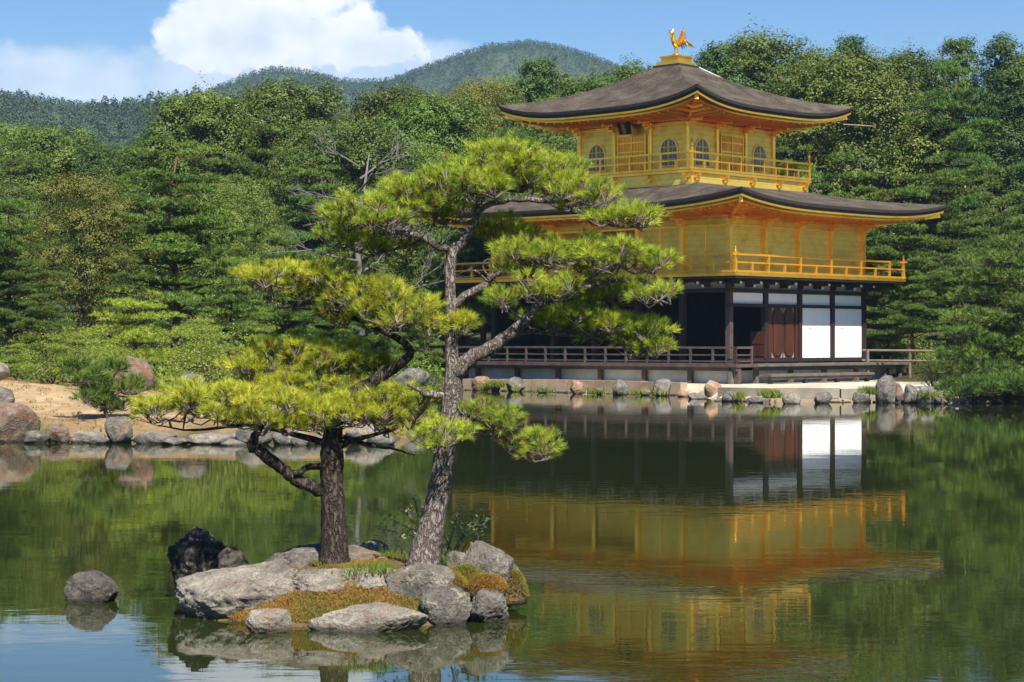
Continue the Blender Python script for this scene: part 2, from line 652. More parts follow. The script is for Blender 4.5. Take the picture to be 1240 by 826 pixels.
M['broad_pale'] = leaf_mat('pale_leaves', (.09, .14, .022), (.21, .27, .045), .25, .55, .15, .012)
M['cypress'] = leaf_mat('cypress_sprays', (.026, .058, .010), (.11, .17, .026), .14, .6, .2, .015)
M['far_leaf'] = leaf_mat('distant_leaves', (.024, .048, .020), (.052, .085, .032), .1, .7, .03, .01)
M['moss'] = leaf_mat('moss_blades', (.17, .17, .028), (.36, .18, .04), .15, .8, .02, .003)
M['grass'] = leaf_mat('grass_blades', (.09, .15, .02), (.28, .30, .05), .3, .6, .05, .01)
M['dry'] = leaf_mat('dry_grass_blades', (.16, .13, .04), (.36, .26, .10), .2, .8, .02, .003)
M['shrub'] = leaf_mat('small_shrub_leaves', (.24, .28, .07), (.52, .50, .18), .4, .5, .05, .01)
M['moss_soil'] = simple('mossy_soil', (.055, .04, .02), (.16, .10, .035), 9, .95, .8, .03)
M['water'] = water_mat()
M['ground'] = ground_mat()
M['hill'] = simple('hill_soil', (.028, .045, .018), (.05, .07, .028), .05, .95, 0)
M['bamboo'] = simple('weathered_fence_pole', (.10, .075, .05), (.2, .155, .105), 3, .8, .1)

# ------------------------------------------------------------------ the land
SHORE = [(-400, 40), (-60, 38), (-14, 37.8), (-9.3, 37.9), (-7.5, 37.9), (-6, 37.7), (-4.8, 37.3), (-3.2, 37.3), (-2.3, 38.0), (-1.9, 40), (-2.9, 46),
         (-4.2, 55), (-4.4, 66), (-3.4, 75), (-1.9, 77.5), (2, 73.6), (6.0, 69.7), (6.45, 66), (6.3, 63.6), (8, 62.4), (10, 62.2), (11.6, 62.4), (13, 61.2),
         (15, 60.4), (18, 59.9), (24, 59), (60, 57), (400, 55)]


def shore_dist(X, Y):
    """signed distance to the shoreline, positive on land"""
    X, Y = np.asarray(X, float), np.asarray(Y, float)
    best = np.full(X.shape, 1e9)
    for (x0, y0), (x1, y1) in zip(SHORE[:-1], SHORE[1:]):
        dx, dy = x1 - x0, y1 - y0
        t = np.clip(((X - x0) * dx + (Y - y0) * dy) / (dx * dx + dy * dy), 0, 1)
        best = np.minimum(best, np.hypot(X - x0 - t * dx, Y - y0 - t * dy))
    poly = SHORE + [(400, 5000), (-400, 5000)]
    inside = np.zeros(X.shape, bool)
    for (x0, y0), (x1, y1) in zip(poly, poly[1:] + poly[:1]):
        if y0 == y1:
            continue
        c = ((y0 > Y) != (y1 > Y)) & (X < (x1 - x0) * (Y - y0) / (y1 - y0) + x0)
        inside ^= c
    return np.where(inside, best, -best)


def ground_z(X, Y):
    X, Y = np.asarray(X, float), np.asarray(Y, float)
    d = shore_dist(np.clip(X, -399, 399), Y)
    d = np.where((np.abs(X) >= 399) & (Y > 60), 100, d)
    z = np.where(d < 0, -.7 * smooth(0, 1.6, -d) - .02, 0)
    left = 1 - smooth(-5.5, -1.5, X)
    z = z + np.where(d >= 0, .34 * smooth(-.05, .45, d), 0)
    z = z + left * .72 * smooth(.4, 13, d)
    right = smooth(13, 19, X)
    z = z + right * .45 * smooth(1.5, 14, d)
    k = np.interp(X, [-60, -28, -14, 0, 12, 30, 60], [2.5, 2.5, 3.6, 4.4, 6.0, 6.5, 6.5])
    z = z + k * smooth(84, 125, Y)
    z = z - 3 * smooth(140, 300, Y) * (k / 6)
    return z


def build_ground():
    xs = np.concatenate([[-1500, -900, -500, -300, -200, -140, -100, -70, -50, -38], np.arange(-30, -13, 1.5), np.arange(-13, 20, .33), np.arange(20, 34, 1.5), [38, 50, 70, 100, 140, 200, 300, 500, 900, 1500]])
    ys = np.concatenate([[-80, -30, 0, 15, 25, 31], np.arange(34, 86, .4), np.arange(86, 140, 3), [150, 165, 185, 210, 250, 300, 400, 550, 700, 900, 1150, 1380]])
    X, Y = np.meshgrid(xs, ys)
    Z = ground_z(X, Y)
    ny, nx = X.shape
    rng = np.random.default_rng(3)
    land = (shore_dist(np.clip(X, -399, 399), Y) > .8)
    Z = Z + np.where(land & (X < -2), rng.normal(0, .025, X.shape), 0)
    V = np.stack([X, Y, Z], -1).reshape(-1, 3)
    idx = np.arange(nx * ny).reshape(ny, nx)
    Fc = np.stack([idx[:-1, :-1], idx[:-1, 1:], idx[1:, 1:], idx[1:, :-1]], -1).reshape(-1, 4)
    me = bpy.data.meshes.new('ground')
    me.from_pydata(V.tolist(), [], Fc.tolist())
    me.polygons.foreach_set('use_smooth', [True] * len(me.polygons))
    d = shore_dist(np.clip(X, -399, 399), Y).ravel()
    x, y = V[:, 0], V[:, 1]
    col = np.tile(np.array([.055, .055, .025]), (len(V), 1))       # forest floor

    def lay(mask, c):
        nonlocal col
        col = col * (1 - mask[:, None]) + np.array(c) * mask[:, None]
    nz = np.array([noise.noise(Vector((a * .35, b * .35, 0))) for a, b in zip(x, y)])
    lay(smooth(58, 50, y + nz * 4) * smooth(-2, -3, x), (.20, .13, .045))        # orange moss above the bank
    lay(smooth(51.5, 49.5, y + nz * 3) * smooth(-2, -3, x), (.37, .265, .145))      # dry sandy bank
    lay(smooth(1.4, .3, d + nz) * smooth(60, 50, y) * (d > 0), (.24, .17, .085))
    lay(smooth(1, 3, x) * smooth(14.5, 13.5, x + nz) * smooth(84, 80, y) * (d > -.2), (.54, .47, .35))   # raked terrace round the pavilion
    lay(smooth(11, 12, x) * smooth(73, 70, y + nz) * smooth(20, 17.5, x + nz) * smooth(60.8, 61.6, y) * (d > 0), (.55, .50, .40))
    lay((d < 0) * 1.0, (.05, .05, .025))
    a = me.attributes.new('surf', 'FLOAT_COLOR', 'POINT')
    a.data.foreach_set('color', np.concatenate([col, np.ones((len(V), 1))], 1).astype(np.float32).ravel())
    me.materials.append(M['ground'])
    o = bpy.data.objects.new('ground', me)
    COL.objects.link(o)
    tag(o, kind='structure')


build_ground()
w = MB()
w.add([(-1400, -75, 0), (1400, -75, 0), (1400, 90, 0), (-1400, 90, 0)], [(0, 1, 2, 3)])
tag(w.build('pond_water', M['water']), kind='structure')

# ------------------------------------------------------------------ leaves and crowns (numpy)


def unit(v):
    return v / np.maximum(np.linalg.norm(v, axis=-1, keepdims=True), 1e-9)


def rand_dirs(rng, n):
    return unit(rng.normal(size=(n, 3)))


def leaf_quads(P, Nn, size, rng, aspect=.55):
    n = len(P)
    t = unit(np.cross(Nn, rand_dirs(rng, n)))
    b = np.cross(Nn, t)
    s = np.asarray(size).reshape(-1, 1)
    t, b = t * s * .5, b * s * .5 * aspect
    return np.stack([P - t, P + b - t * .1, P + t, P - b - t * .1], 1).reshape(-1, 3)


def needle_tris(B, A, n, length, width, rng, spread=(.25, 1.25), shoot=.5):
    """n needles round each shoot: B shoot bases, A shoot axes"""
    m = len(B)
    B, A = np.repeat(B, n, 0), np.repeat(A, n, 0)
    k = m * n
    perp = unit(np.cross(A, rand_dirs(rng, k)))
    th = rng.uniform(spread[0], spread[1], (k, 1))
    d = A * np.cos(th) + perp * np.sin(th)
    st = B + A * (rng.uniform(0, 1, (k, 1)) * length * shoot)
    ln = length * rng.uniform(.7, 1.1, (k, 1))
    side = unit(np.cross(d, rand_dirs(rng, k))) * (width / 2)
    return np.stack([st - side, st + side, st + d * ln], 1).reshape(-1, 3)


def crown_broad(rng, h, wd, n_clump=40, leaf=.2, per=240, cone=0.0, base=.2, droop=0.0, clump=(.75, 1.4)):
    """clumps of leaves in the outer part of an egg-shaped (or, with cone, pointed) crown"""
    Ps, Ns, Ts = [], [], []
    cs = []
    for i in range(n_clump):
        f = (i + .5) / n_clump
        u = f ** (1.15 if cone else .9)
        z = h * (base + (1 - base) * u)
        q = (z / h - base) / (1 - base)
        if cone:
            rr = wd / 2 * ((1 - q) ** .75 * .95 + .05)
        else:
            rr = wd / 2 * math.sqrt(max(.06, 1 - ((q - .36) / .68) ** 2))
        a = i * 2.39996 + rng.uniform(-.5, .5)
        r = rr * rng.uniform(.4, 1.0) * (1 + .16 * math.sin(2 * a + n_clump) + .1 * math.sin(5 * a))
        c = np.array([math.cos(a) * r, math.sin(a) * r, min(z + rng.normal(0, .25), h * .97)])
        cr = rng.uniform(*clump) * wd / 7.0 * (1.0 if not cone else (.55 + .6 * (1 - q)))
        cs.append((c, cr))
        if rng.uniform() < .08:
            continue
        ns = max(6, int(per / 24 * (cr / 1.1) ** 2))
        d = rand_dirs(rng, ns)
        d[:, 2] = np.where(d[:, 2] < -.35, -d[:, 2], d[:, 2])
        bump = 1 + .25 * np.sin(d[:, :1] * 5 + i) * np.cos(d[:, 1:2] * 6 + 2 * i)
        sc = c + d * cr * rng.uniform(.5, 1.12, (ns, 1)) ** .8 * bump * np.array([1, 1, .85])
        st = .45 + rng.uniform(-.16, .16) + rng.normal(0, .13, ns)
        lp = 24
        dd = rand_dirs(rng, ns * lp)
        ds = np.repeat(d, lp, 0)
        sr = np.repeat(rng.uniform(.16, .36, (ns, 1)), lp, 0) * (1.15 if not cone else 1.0)
        out = unit(ds * .8 + np.array([0, 0, .55]))
        p = np.repeat(sc, lp, 0) + dd * sr * np.array([1, 1, .6]) + out * sr * rng.uniform(0, 1.5, (ns * lp, 1))
        if droop:
            p[:, 2] -= droop * (np.hypot(p[:, 0], p[:, 1]) / wd) ** 2 * np.repeat(rng.uniform(.5, 1.5, ns), lp)
        Ps.append(p)
        Ns.append(unit(ds * .6 + dd * .45 + np.array([0, 0, .4]) + rng.normal(0, .22, p.shape)))
        Ts.append(np.clip(np.repeat(st, lp) + rng.normal(0, .07, ns * lp), 0, 1))
    P, Nn, T = np.concatenate(Ps), np.concatenate(Ns), np.concatenate(Ts)
    return leaf_quads(P, Nn, leaf * rng.uniform(.7, 1.3, len(P)), rng), T, cs


def crown_pine(rng, h, wd, levels=9, base=.25, tufts=120, needle=.22, width=.04, nn=8):
    """whorls of flat needle pads on near-level limbs"""
    B, A, T, limbs = [], [], [], []
    for l in range(levels):
        q = (l + rng.uniform(0, .6)) / levels
        z = h * (base + (1 - base) * q)
        nb = rng.integers(4, 7) if q < .85 else 2
        a0 = rng.uniform(0, 6.28)
        for k in range(nb):
            a = a0 + 6.283 * k / nb + rng.uniform(-.4, .4)
            ln = wd / 2 * (1 - q) ** .55 * rng.uniform(.65, 1.1) + .35
            rise = rng.uniform(-.05, .22) * ln
            tip = np.array([math.cos(a) * ln, math.sin(a) * ln, z + rise])
            limbs.append((np.array([0, 0, z - .1 * ln]), tip))
            npad = max(1, int(round(ln / .85)))
            for j in range(npad):
                s = (j + .75) / npad * rng.uniform(.85, 1.05)
                c = np.array([0, 0, z]) * (1 - s) + tip * s
                c[:2] += rng.normal(0, .18 * ln, 2) * (.4 + .5 * s)
                pr = rng.uniform(.55, 1.0) * (1.05 - .45 * q)
                n = int(tufts * pr * pr * 1.6)
                rr = np.sqrt(rng.uniform(0, 1, n)) * pr
                th = rng.uniform(0, 6.283, n)
                dome = (1 - (rr / pr) ** 2) * pr * .34
                p = np.stack([c[0] + rr * np.cos(th), c[1] + rr * np.sin(th), c[2] + dome * rng.uniform(-.1, 1.15, n)], 1)
                ax = unit(np.stack([np.cos(th) * rr / pr * .9, np.sin(th) * rr / pr * .9, np.full(n, .8)], 1) + rng.normal(0, .2, (n, 3)))
                B.append(p)
                A.append(ax)
                T.append(np.clip(rng.normal(.45 + rng.uniform(-.2, .2), .18, n), 0, 1))
    B, A, T = np.concatenate(B), np.concatenate(A), np.concatenate(T)
    V = needle_tris(B, A, nn, needle, width, rng)
    return V, np.repeat(T, nn), limbs


class Proto:
    def __init__(self, name, cat, crown_mat, bark_mat, V, k, T, trunk, h):
        self.root = thing(name, 'tree', cat)
        trunk.build('trunk', bark_mat, self.root, True)
        np_mesh('crown', V, k, crown_mat, self.root, T)
        self.h, self.used = float(np.percentile(V[:, 2], 99.7)), False

    def place(self, X, Y, zb, height, wide, rz, label, group):
        r = copy_thing(self.root) if self.used else self.root
        self.used = True
        s = height / self.h
        r.location = (X, Y, zb)
        r.rotation_euler = (0, 0, rz)
        r.scale = (s * wide, s * wide, s)
        tag(r, label, None, group)
        return r


def trunk_mb(rng, h, r, limbs, lean=.3):
    t = MB()
    pts = [(lean * math.sin(i * .9) * .5 * (i / 7), lean * math.cos(i * 1.3) * .4 * (i / 7), h * i / 7 - (.3 if i == 0 else 0)) for i in range(8)]
    t.tube(pts, [r * (1.25 if i == 0 else 1) * (1 - i / 7.6) for i in range(8)], 8)
    for p, q in limbs:
        p, q = Vector(p), Vector(q)
        mid = (p + q) / 2 + Vector((0, 0, .06 * (q - p).length))
        rr = max(.025, r * .26 * (1 - p.z / (h * 1.15)))
        t.tube([p, mid, q], [rr, rr * .7, rr * .3], 5)
    return t


def build_protos():
    P = {'broad': [], 'olive': [], 'pale': [], 'pine': [], 'cypress': [], 'lime': []}
    for i in range(4):
        rng = np.random.default_rng(100 + i)
        V, T, cs = crown_broad(rng, 12, 7.6 + i * .4, 84, .155, 1050, base=.08)
        tr = trunk_mb(rng, 10.5, .22, [((0, 0, c[2] * .6), c) for c, r in cs[::3]])
        P['broad'].append(Proto('broadleaf_tree', 'tree', M['broad'], M['bark_far'], V, 4, T, tr, 12))
    for key, sd in (('olive', 140), ('pale', 150)):
        rng = np.random.default_rng(sd)
        V, T, cs = crown_broad(rng, 12, 7.8, 80, .12, 1150, base=.08, clump=(.7, 1.2))
        tr = trunk_mb(rng, 10.5, .2, [((0, 0, c[2] * .6), c) for c, r in cs[::2]])
        P[key].append(Proto('broadleaf_tree', 'tree', M['broad_olive' if key == 'olive' else 'broad_pale'], M['bark_far'], V, 4, T, tr, 12))
    for i in range(3):
        rng = np.random.default_rng(200 + i)
        V, T, cs = crown_broad(rng, 14, 7.0, 96, .15, 1050, cone=1, base=.10, droop=.8)
        tr = trunk_mb(rng, 13.5, .2, [((0, 0, c[2] - .3), c) for c, r in cs[::3]], .1)
        P['cypress'].append(Proto('cypress_tree', 'tree', M['cypress'], M['bark_far'], V, 4, T, tr, 14))
    for i in range(4):
        rng = np.random.default_rng(300 + i)
        V, T, limbs = crown_pine(rng, 11, 7.5, 9 + i % 2, .2 + .03 * i)
        tr = trunk_mb(rng, 10.0, .2, limbs, .5)
        P['pine'].append(Proto('pine_tree', 'tree', M['needle_far'], M['bark_red'] if i % 2 else M['bark_far'], V, 3, T, tr, 11))
    for i in range(2):
        rng = np.random.default_rng(330 + i)
        V, T, limbs = crown_pine(rng, 5, 5.2, 7, .22, 60, .17, .026, 8)
        tr = trunk_mb(rng, 4.9, .12, limbs, .4)
        P['lime'].append(Proto('pine_tree', 'tree', M['needle_lime'], M['bark_far'], V, 3, T, tr, 5))
    return P


PROTO = build_protos()
DESC = {'broad': 'dark green broadleaf tree', 'olive': 'olive brown broadleaf tree', 'pale': 'pale green broadleaf tree', 'pine': 'layered green pine',
        'cypress': 'dark conical cypress', 'lime': 'low yellow-green pine'}
TREES = []           # (row, x pixel, label kind, object) for the labels


def put_tree(kind, px, top, Y, row, wide=1.0, i=None, rng=random.Random(9)):
    X = (px - CX) / F * Y
    zb = float(ground_z(np.array([X]), np.array([Y]))[0])
    zt = CH + (CY - top) / F * Y
    pl = PROTO[kind]
    p = pl[(i if i is not None else rng.randrange(len(pl))) % len(pl)]
    o = p.place(X, Y, zb - .05, zt - zb, wide, rng.uniform(0, 6.28), 'tree', row)
    TREES.append((row, px, kind, o))
    return o


SKY_X = [-200, 0, 60, 130, 200, 240, 300, 345, 400, 440, 470, 520, 560, 600, 650, 700, 740, 770, 800, 850, 880, 925, 970, 1000, 1050, 1090, 1130, 1180, 1240, 1400]
SKY_Y = [140, 155, 158, 165, 150, 122, 118, 104, 132, 124, 112, 122, 108, 114, 80, 98, 84, 78, 80, 55, 64, 38, 62, 58, 40, 57, 54, 50, 52, 48]


def forest():
    rng = random.Random(77)
    # single trees one can tell apart
    front = 'trees along the left bank'
    for kind, px, top, Y, wd, i in [
            ('pine', 12, 232, 60, .95, 0), ('pine', 52, 320, 54, .8, 1), ('pine', -50, 170, 66, 1.0, 2), ('olive', 98, 212, 66, 1.05, 0),
            ('pine', 212, 172, 68, 1.15, 3), ('lime', 165, 350, 52, 1.15, 0), ('pine', 278, 300, 54, .95, 2), ('lime', 240, 385, 50, 1.0, 1),
            ('pine', 345, 275, 58, .9, 1), ('pine', 400, 330, 56, .8, 0), ('lime', 90, 395, 50, 1.0, 1), ('pine', 455, 320, 66, .8, 2),
            ('lime', 20, 410, 52, .9, 0), ('pine', 505, 350, 72, .75, 3), ('lime', 325, 395, 47, 1.0, 0), ('lime', 400, 420, 45, .8, 1), ('pine', 150, 300, 60, .8, 0),
            ('pine', 560, 250, 88, .85, 0), ('olive', 576, 96, 112, .7, 0), ('broad', 240, 114, 108, 1.0, 0), ('broad', 345, 100, 114, 1.1, 2), ('pale', 395, 148, 106, 1.0, 0), ('broad', 430, 150, 98, 1.0, 3), ('broad', 468, 108, 112, .95, 1), ('cypress', 652, 74, 114, 1.0, 0), ('broad', 520, 120, 108, 1.0, 2), ('lime', 468, 435, 62, .9, 0), ('lime', -40, 400, 50, 1.0, 1)]:
        put_tree(kind, px, top, Y, front, wd, i, rng)
    right = 'pines behind the pavilion on the right'
    for kind, px, top, Y, wd, i in [
            ('pine', 1020, 190, 92, 1.0, 0), ('pine', 1085, 215, 88, 1.05, 1), ('pine', 1150, 195, 90, 1.1, 2), ('pine', 1215, 235, 84, 1.05, 3), ('pine', 1290, 200, 86, 1.1, 0),
            ('pine', 1105, 290, 80, .9, 3), ('pine', 1165, 300, 79, .9, 1), ('pine', 1290, 280, 68, 1.1, 0), ('pine', 1068, 320, 86, .8, 2),
            ('pine', 1350, 230, 80, 1.1, 1), ('lime', 1075, 372, 82, .7, 0), ('pine', 985, 225, 94, .9, 1), ('pine', 960, 180, 99, .9, 2)]:
        put_tree(kind, px, top, Y, right, wd, i, rng)
    # rows up the hill behind
    r2 = random.Random(12)
    pattern = ['broad', 'cypress', 'broad', 'pale', 'cypress', 'broad', 'pale', 'cypress', 'broad', 'broad', 'cypress']
    for k in range(26):
        px = -120 + k * 58 + r2.uniform(-12, 12)
        kd = pattern[(k * 7 + 3) % 11]
        if px > 840:
            kd = 'broad' if k % 3 == 0 else 'cypress'
        put_tree(kd, px, np.interp(px, SKY_X, SKY_Y) + r2.uniform(-5, 14), 118 + r2.uniform(-4, 4), 'trees in the rearmost forest row', r2.uniform(1.0, 1.2), None, r2)
    rng = random.Random(78)
    for row, Y, add, step, kinds in [('trees in the third forest row', 108, 26, 4.5, ['broad', 'pine', 'cypress', 'pale', 'broad', 'pine']),
                                     ('trees in the second forest row', 97, 64, 4.6, ['broad', 'pine', 'broad', 'pale', 'pine', 'cypress']),
                                     ('trees in the nearest forest row', 86, 108, 4.8, ['broad', 'pine', 'broad', 'pale', 'olive'])]:
        half = Y * 620 / F + 9
        x = -half
        k = 0
        while x < half:
            X = x + rng.uniform(-1.2, 1.2)
            Yj = Y + rng.uniform(-3.5, 3.5)
            px = CX + X / Yj * F
            x += step
            k += 1
            if Y < 90 and 590 < px < 1100:
                continue
            if Y < 100 and px > 950:
                continue
            top = np.interp(px, SKY_X, SKY_Y) + add + rng.uniform(-14, 10)
            kd = kinds[rng.randrange(len(kinds))]
            if px > 830 and add < 40:
                kd = rng.choice(['cypress', 'broad', 'cypress', 'pine'])
            put_tree(kd, px, top, Yj, row, rng.uniform(.85, 1.1), None, rng)
    for row in sorted({t[0] for t in TREES}):
        mine = sorted([t for t in TREES if t[0] == row], key=lambda t: t[1])
        where = {'trees along the left bank': 'among the trees along the left bank', 'pines behind the pavilion on the right': 'among the trees right of the pavilion',
                 'trees in the rearmost forest row': 'along the forest skyline', 'trees in the third forest row': 'in the row below the skyline trees',
                 'trees in the second forest row': 'in the middle forest row', 'trees in the nearest forest row': 'in the lowest forest row'}[row]
        for n, (_, px, kd, o) in enumerate(mine):
            o['label'] = f'{DESC[kd]}, {ordinal(n + 1)} from the left {where}'


forest()


def bare_tree():
    """the leafless grey tree standing out of the forest on the left of the middle"""
    Y = 80
    base = at(436, 330, Y)
    zb = float(ground_z(np.array([base.x]), np.array([Y]))[0])
    t = thing('bare_tree', 'leafless grey tree with pale forked branches standing among the green forest', 'tree', (base.x, Y, zb))
    rng = random.Random(5)
    mb = MB()
    mb.tube([(0, 0, -.2), (.1, 0, 3), (-.15, .1, 5.2), (.1, 0, 6.8), (.35, 0, at(436, 188, Y).z - zb)], [.17, .14, .10, .07, .02], 8)
    mb.build('trunk', M['bark_bare'], t, True)
    tw = MB()

    def grow(p, d, ln, r, dep):
        q = p + d * ln
        mid = p + d * (ln * .5) + Vector((rng.uniform(-1, 1), rng.uniform(-1, 1), rng.uniform(-1, 1))) * ln * .07
        tw.tube([p, mid, q], [r, r * .8, r * .55], 5)
        if dep == 0:
            return
        for _ in range(3 if dep > 1 else 4):
            nd = (d + Vector((rng.uniform(-.8, .8), rng.uniform(-.8, .8), rng.uniform(-.35, .6)))).normalized()
            grow(p.lerp(q, rng.uniform(.45, 1)), nd, ln * rng.uniform(.5, .75), r * .55, dep - 1)
    for i in range(13):
        z = 2.6 + i * .46
        a = i * 2.4
        d = Vector((math.cos(a), math.sin(a) * .7 - .25, rng.uniform(.1, .5))).normalized()
        grow(Vector((0, 0, z)), d, rng.uniform(1.7, 2.6) * (1.1 - i * .04), .045, 3)
    tw.build('branches', M['bark_bare'], t)


bare_tree()

# ------------------------------------------------------------------ far hills and their woods


def ridge_field(name, pts, Yr, depth, seed, xr, step):
    """a hill whose crest is seen along the photo pixels pts at distance Yr"""
    px = [p[0] for p in pts]
    py = [p[1] for p in pts]

    def zf(X, Y):
        crest = CH + (CY - np.interp(CX + X / Yr * F, px, py)) / F * Yr
        t = np.clip((Yr - Y) / depth, -1, 1)
        prof = np.where(t >= 0, 1 - .95 * t ** 1.15, 1 - .35 * t * t)
        g = np.array([noise.noise(Vector((a * .012 + seed, b * .007, seed))) + .5 * noise.noise(Vector((a * .03, b * .012, seed + 5))) for a, b in zip(np.ravel(X), np.ravel(Y))]).reshape(np.shape(X))
        return crest * prof + -np.abs(g) * crest * .5 * np.clip(t * 3, 0, 1) * np.clip(4 - 4 * t, 0, 1) - 2.0
    xs = np.arange(xr[0], xr[1] + step, step)
    ys = np.arange(Yr - depth, Yr + depth * .5, step)
    X, Y = np.meshgrid(xs, ys)
    Z = zf(X, Y)
    ny, nx = X.shape
    idx = np.arange(nx * ny).reshape(ny, nx)
    Fc = np.stack([idx[:-1, :-1], idx[:-1, 1:], idx[1:, 1:], idx[1:, :-1]], -1).reshape(-1, 4)
    me = bpy.data.meshes.new(name)
    me.from_pydata(np.stack([X, Y, Z], -1).reshape(-1, 3).tolist(), [], Fc.tolist())
    me.polygons.foreach_set('use_smooth', [True] * len(me.polygons))
    me.materials.append(M['hill'])
    o = bpy.data.objects.new(name, me)
    COL.objects.link(o)
    tag(o, kind='structure')
    return zf


def hill_woods(name, label, zf, xr, yr, sp, crown, leaf, per, seed, tall):
    rng = np.random.default_rng(seed)
    xs = np.arange(xr[0], xr[1], sp)
    ys = np.arange(yr[0], yr[1], sp * 1.15)
    X, Y = np.meshgrid(xs, ys)
    X = X.ravel() + rng.uniform(-.5, .5, X.size) * sp
    Y = Y.ravel() + rng.uniform(-.5, .5, Y.size) * sp
    Z = zf(X, Y)
    n = len(X)
    sc = rng.uniform(.65, 1.35, n) ** 1.3
    hs = rng.uniform(.7, 1.3, n) * tall
    tn = np.clip(rng.normal(.45, .2, n) + .8 * np.array([noise.noise(Vector((a * .03, b * .03, 4.0))) for a, b in zip(X, Y)]), 0, 1)
    C = np.repeat(np.stack([X, Y, Z], 1), per, 0)
    d = rand_dirs(rng, n * per)
    d[:, 2] = np.abs(d[:, 2])
    s = np.repeat(sc, per)[:, None]
    P = C + d * s * crown * rng.uniform(.7, 1.05, (n * per, 1)) * np.array([1, 1, 1.0])
    P[:, 2] += np.repeat(hs, per) * d[:, 2] + np.repeat(hs, per) * .1
    Nn = unit(d + rng.normal(0, .4, d.shape))
    V = leaf_quads(P, Nn, np.repeat(sc, per) * leaf, rng, .8)
    o = np_mesh(name, V, 4, M['far_leaf'], None, np.clip(np.repeat(tn, per) + rng.normal(0, .12, n * per), 0, 1))
    tag(o, label, 'woods', None, 'stuff')


FAR = [(-400, 130), (-100, 118), (0, 112), (30, 114), (60, 122), (120, 126), (200, 124), (250, 112), (290, 93), (330, 81), (365, 84), (410, 95), (450, 97), (480, 93), (540, 71), (590, 54), (640, 49), (690, 58), (740, 76), (790, 97), (860, 118), (1000, 140), (1400, 150)]
zfar = ridge_field('far_hills', FAR, 1100, 420, 2.3, (-480, 330), 12)
hill_woods('far_hill_woods', 'hazy blue-green woods covering the far mountain', zfar, (-380, 190), (860, 1108), 2.7, 1.5, .6, 30, 1, 1.2)
MID = [(-400, 112), (-100, 116), (0, 119), (50, 123), (100, 130), (150, 129), (200, 124), (235, 118), (280, 130), (330, 150), (420, 190), (520, 240), (700, 300)]
zmid = ridge_field('near_hills', MID, 560, 220, 7.1, (-260, 20), 8)
hill_woods('near_hill_woods', 'dark conifer woods on the low ridge at the far left', zmid, (-200, -20), (400, 566), 2.8, 1.25, .5, 80, 2, 2.8)

# ------------------------------------------------------------------ the pavilion
LU, LV, BAY = 8.48, 11.66, 2.12
CU, CV = LU / 2, LV / 2
PAV = thing('golden_pavilion', 'three-storey golden pavilion with dark shingled roofs above the pond', 'pavilion', (7.77, 73.116, 0), 0.813)


def face(side, a, o, z):
    """side R: the right-hand face (v=0); L: the left-hand face (u=0); B, K: the two hidden faces. a along, o outward"""
    return {'R': (a, -o, z), 'L': (-o, a, z), 'B': (LU + o, a, z), 'K': (a, LV + o, z)}[side]


def fbox(mb, side, a0, a1, o0, o1, z0, z1):
    return mb.box(face(side, a0, o0, z0), face(side, a1, o1, z1))


def part(name, mat, fill, parent=PAV, sm=False, label=None):
    mb = MB()
    fill(mb)
    o = mb.build(name, M[mat], parent, sm)
    if label:
        o['label'] = label
    return o


# base, deck and railing
part('plinth', 'plaster_shaded', lambda b: b.box((-.85, -.55, .2), (LU + .5, LV + .6, .80)))
part('floor', 'wood_dark', lambda b: b.box((.02, .02, .802), (LU - .02, LV - .02, 1.09)))
part('veranda_deck', 'wood_rail', lambda b: (b.box((-1.27, -1.27, .93), (-.003, LV + 1.27, 1.05)), b.box((-1.22, -1.22, .80), (-1.10, LV + 1.2, .927))))
part('side_deck', 'wood_grey', lambda b: (b.box((0.0, -1.27, .945), (LU + 1.27, -.003, 1.035)), b.box((LU + .003, 0, .945), (LU + 1.27, LV, 1.033)), b.box((.1, -1.16, .80), (LU + 1.1, -1.04, .942))))
part('step', 'wood_grey', lambda b: (b.box((-.15, -1.98, .60), (6.3, -1.42, .69)), b.box((-.1, -1.92, .50), (6.25, -1.84, .597))))
for u in (.1, 2.2, 4.2, 6.15):
    part('step_leg', 'wood_grey', lambda b: b.box((u - .07, -1.80, .30), (u + .07, -1.66, .598)))
for u in (-1.14, .3, 2.4, 4.5, 6.6, 8.5, 9.55):
    part('deck_post', 'wood_grey', lambda b: b.box((u - .08, -1.03, .30), (u + .08, -.87, .943 if u > 0 else .928)))
part('deck_post', 'wood_grey', lambda b: b.box((9.47, -.2, .3), (9.63, -.04, .943)))
for v in np.arange(-1.15, 12.8, 2.12):
    part('deck_post', 'wood_rail', lambda b: b.box((-1.09, v - .08, .30), (-.93, v + .08, .928)))


def rail_run(b, pts, zs, posts, ztop, pw=.08, rw=.07, z0=1.05):
    """rails through pts at the heights zs, posts along each leg at the given spacing"""
    for p, q in zip(pts[:-1], pts[1:]):
        P0, Q0 = Vector((*p, 0)), Vector((*q, 0))
        for z, r in zs:
            b.beam(P0 + Vector((0, 0, z)), Q0 + Vector((0, 0, z)), r, r)
        n = max(1, round((Q0 - P0).length / posts))
        for i in range(n + 1):
            c = P0.lerp(Q0, i / n)
            b.box((c.x - pw / 2, c.y - pw / 2, z0), (c.x + pw / 2, c.y + pw / 2, ztop if i not in (0, n) else ztop + .06))


part('veranda_railing', 'wood_rail', lambda b: rail_run(b, [(-1.17, LV + 1.17), (-1.17, -1.17), (-.25, -1.17)], [(1.62, .075), (1.36, .05), (1.14, .05)], 1.0, 1.6))

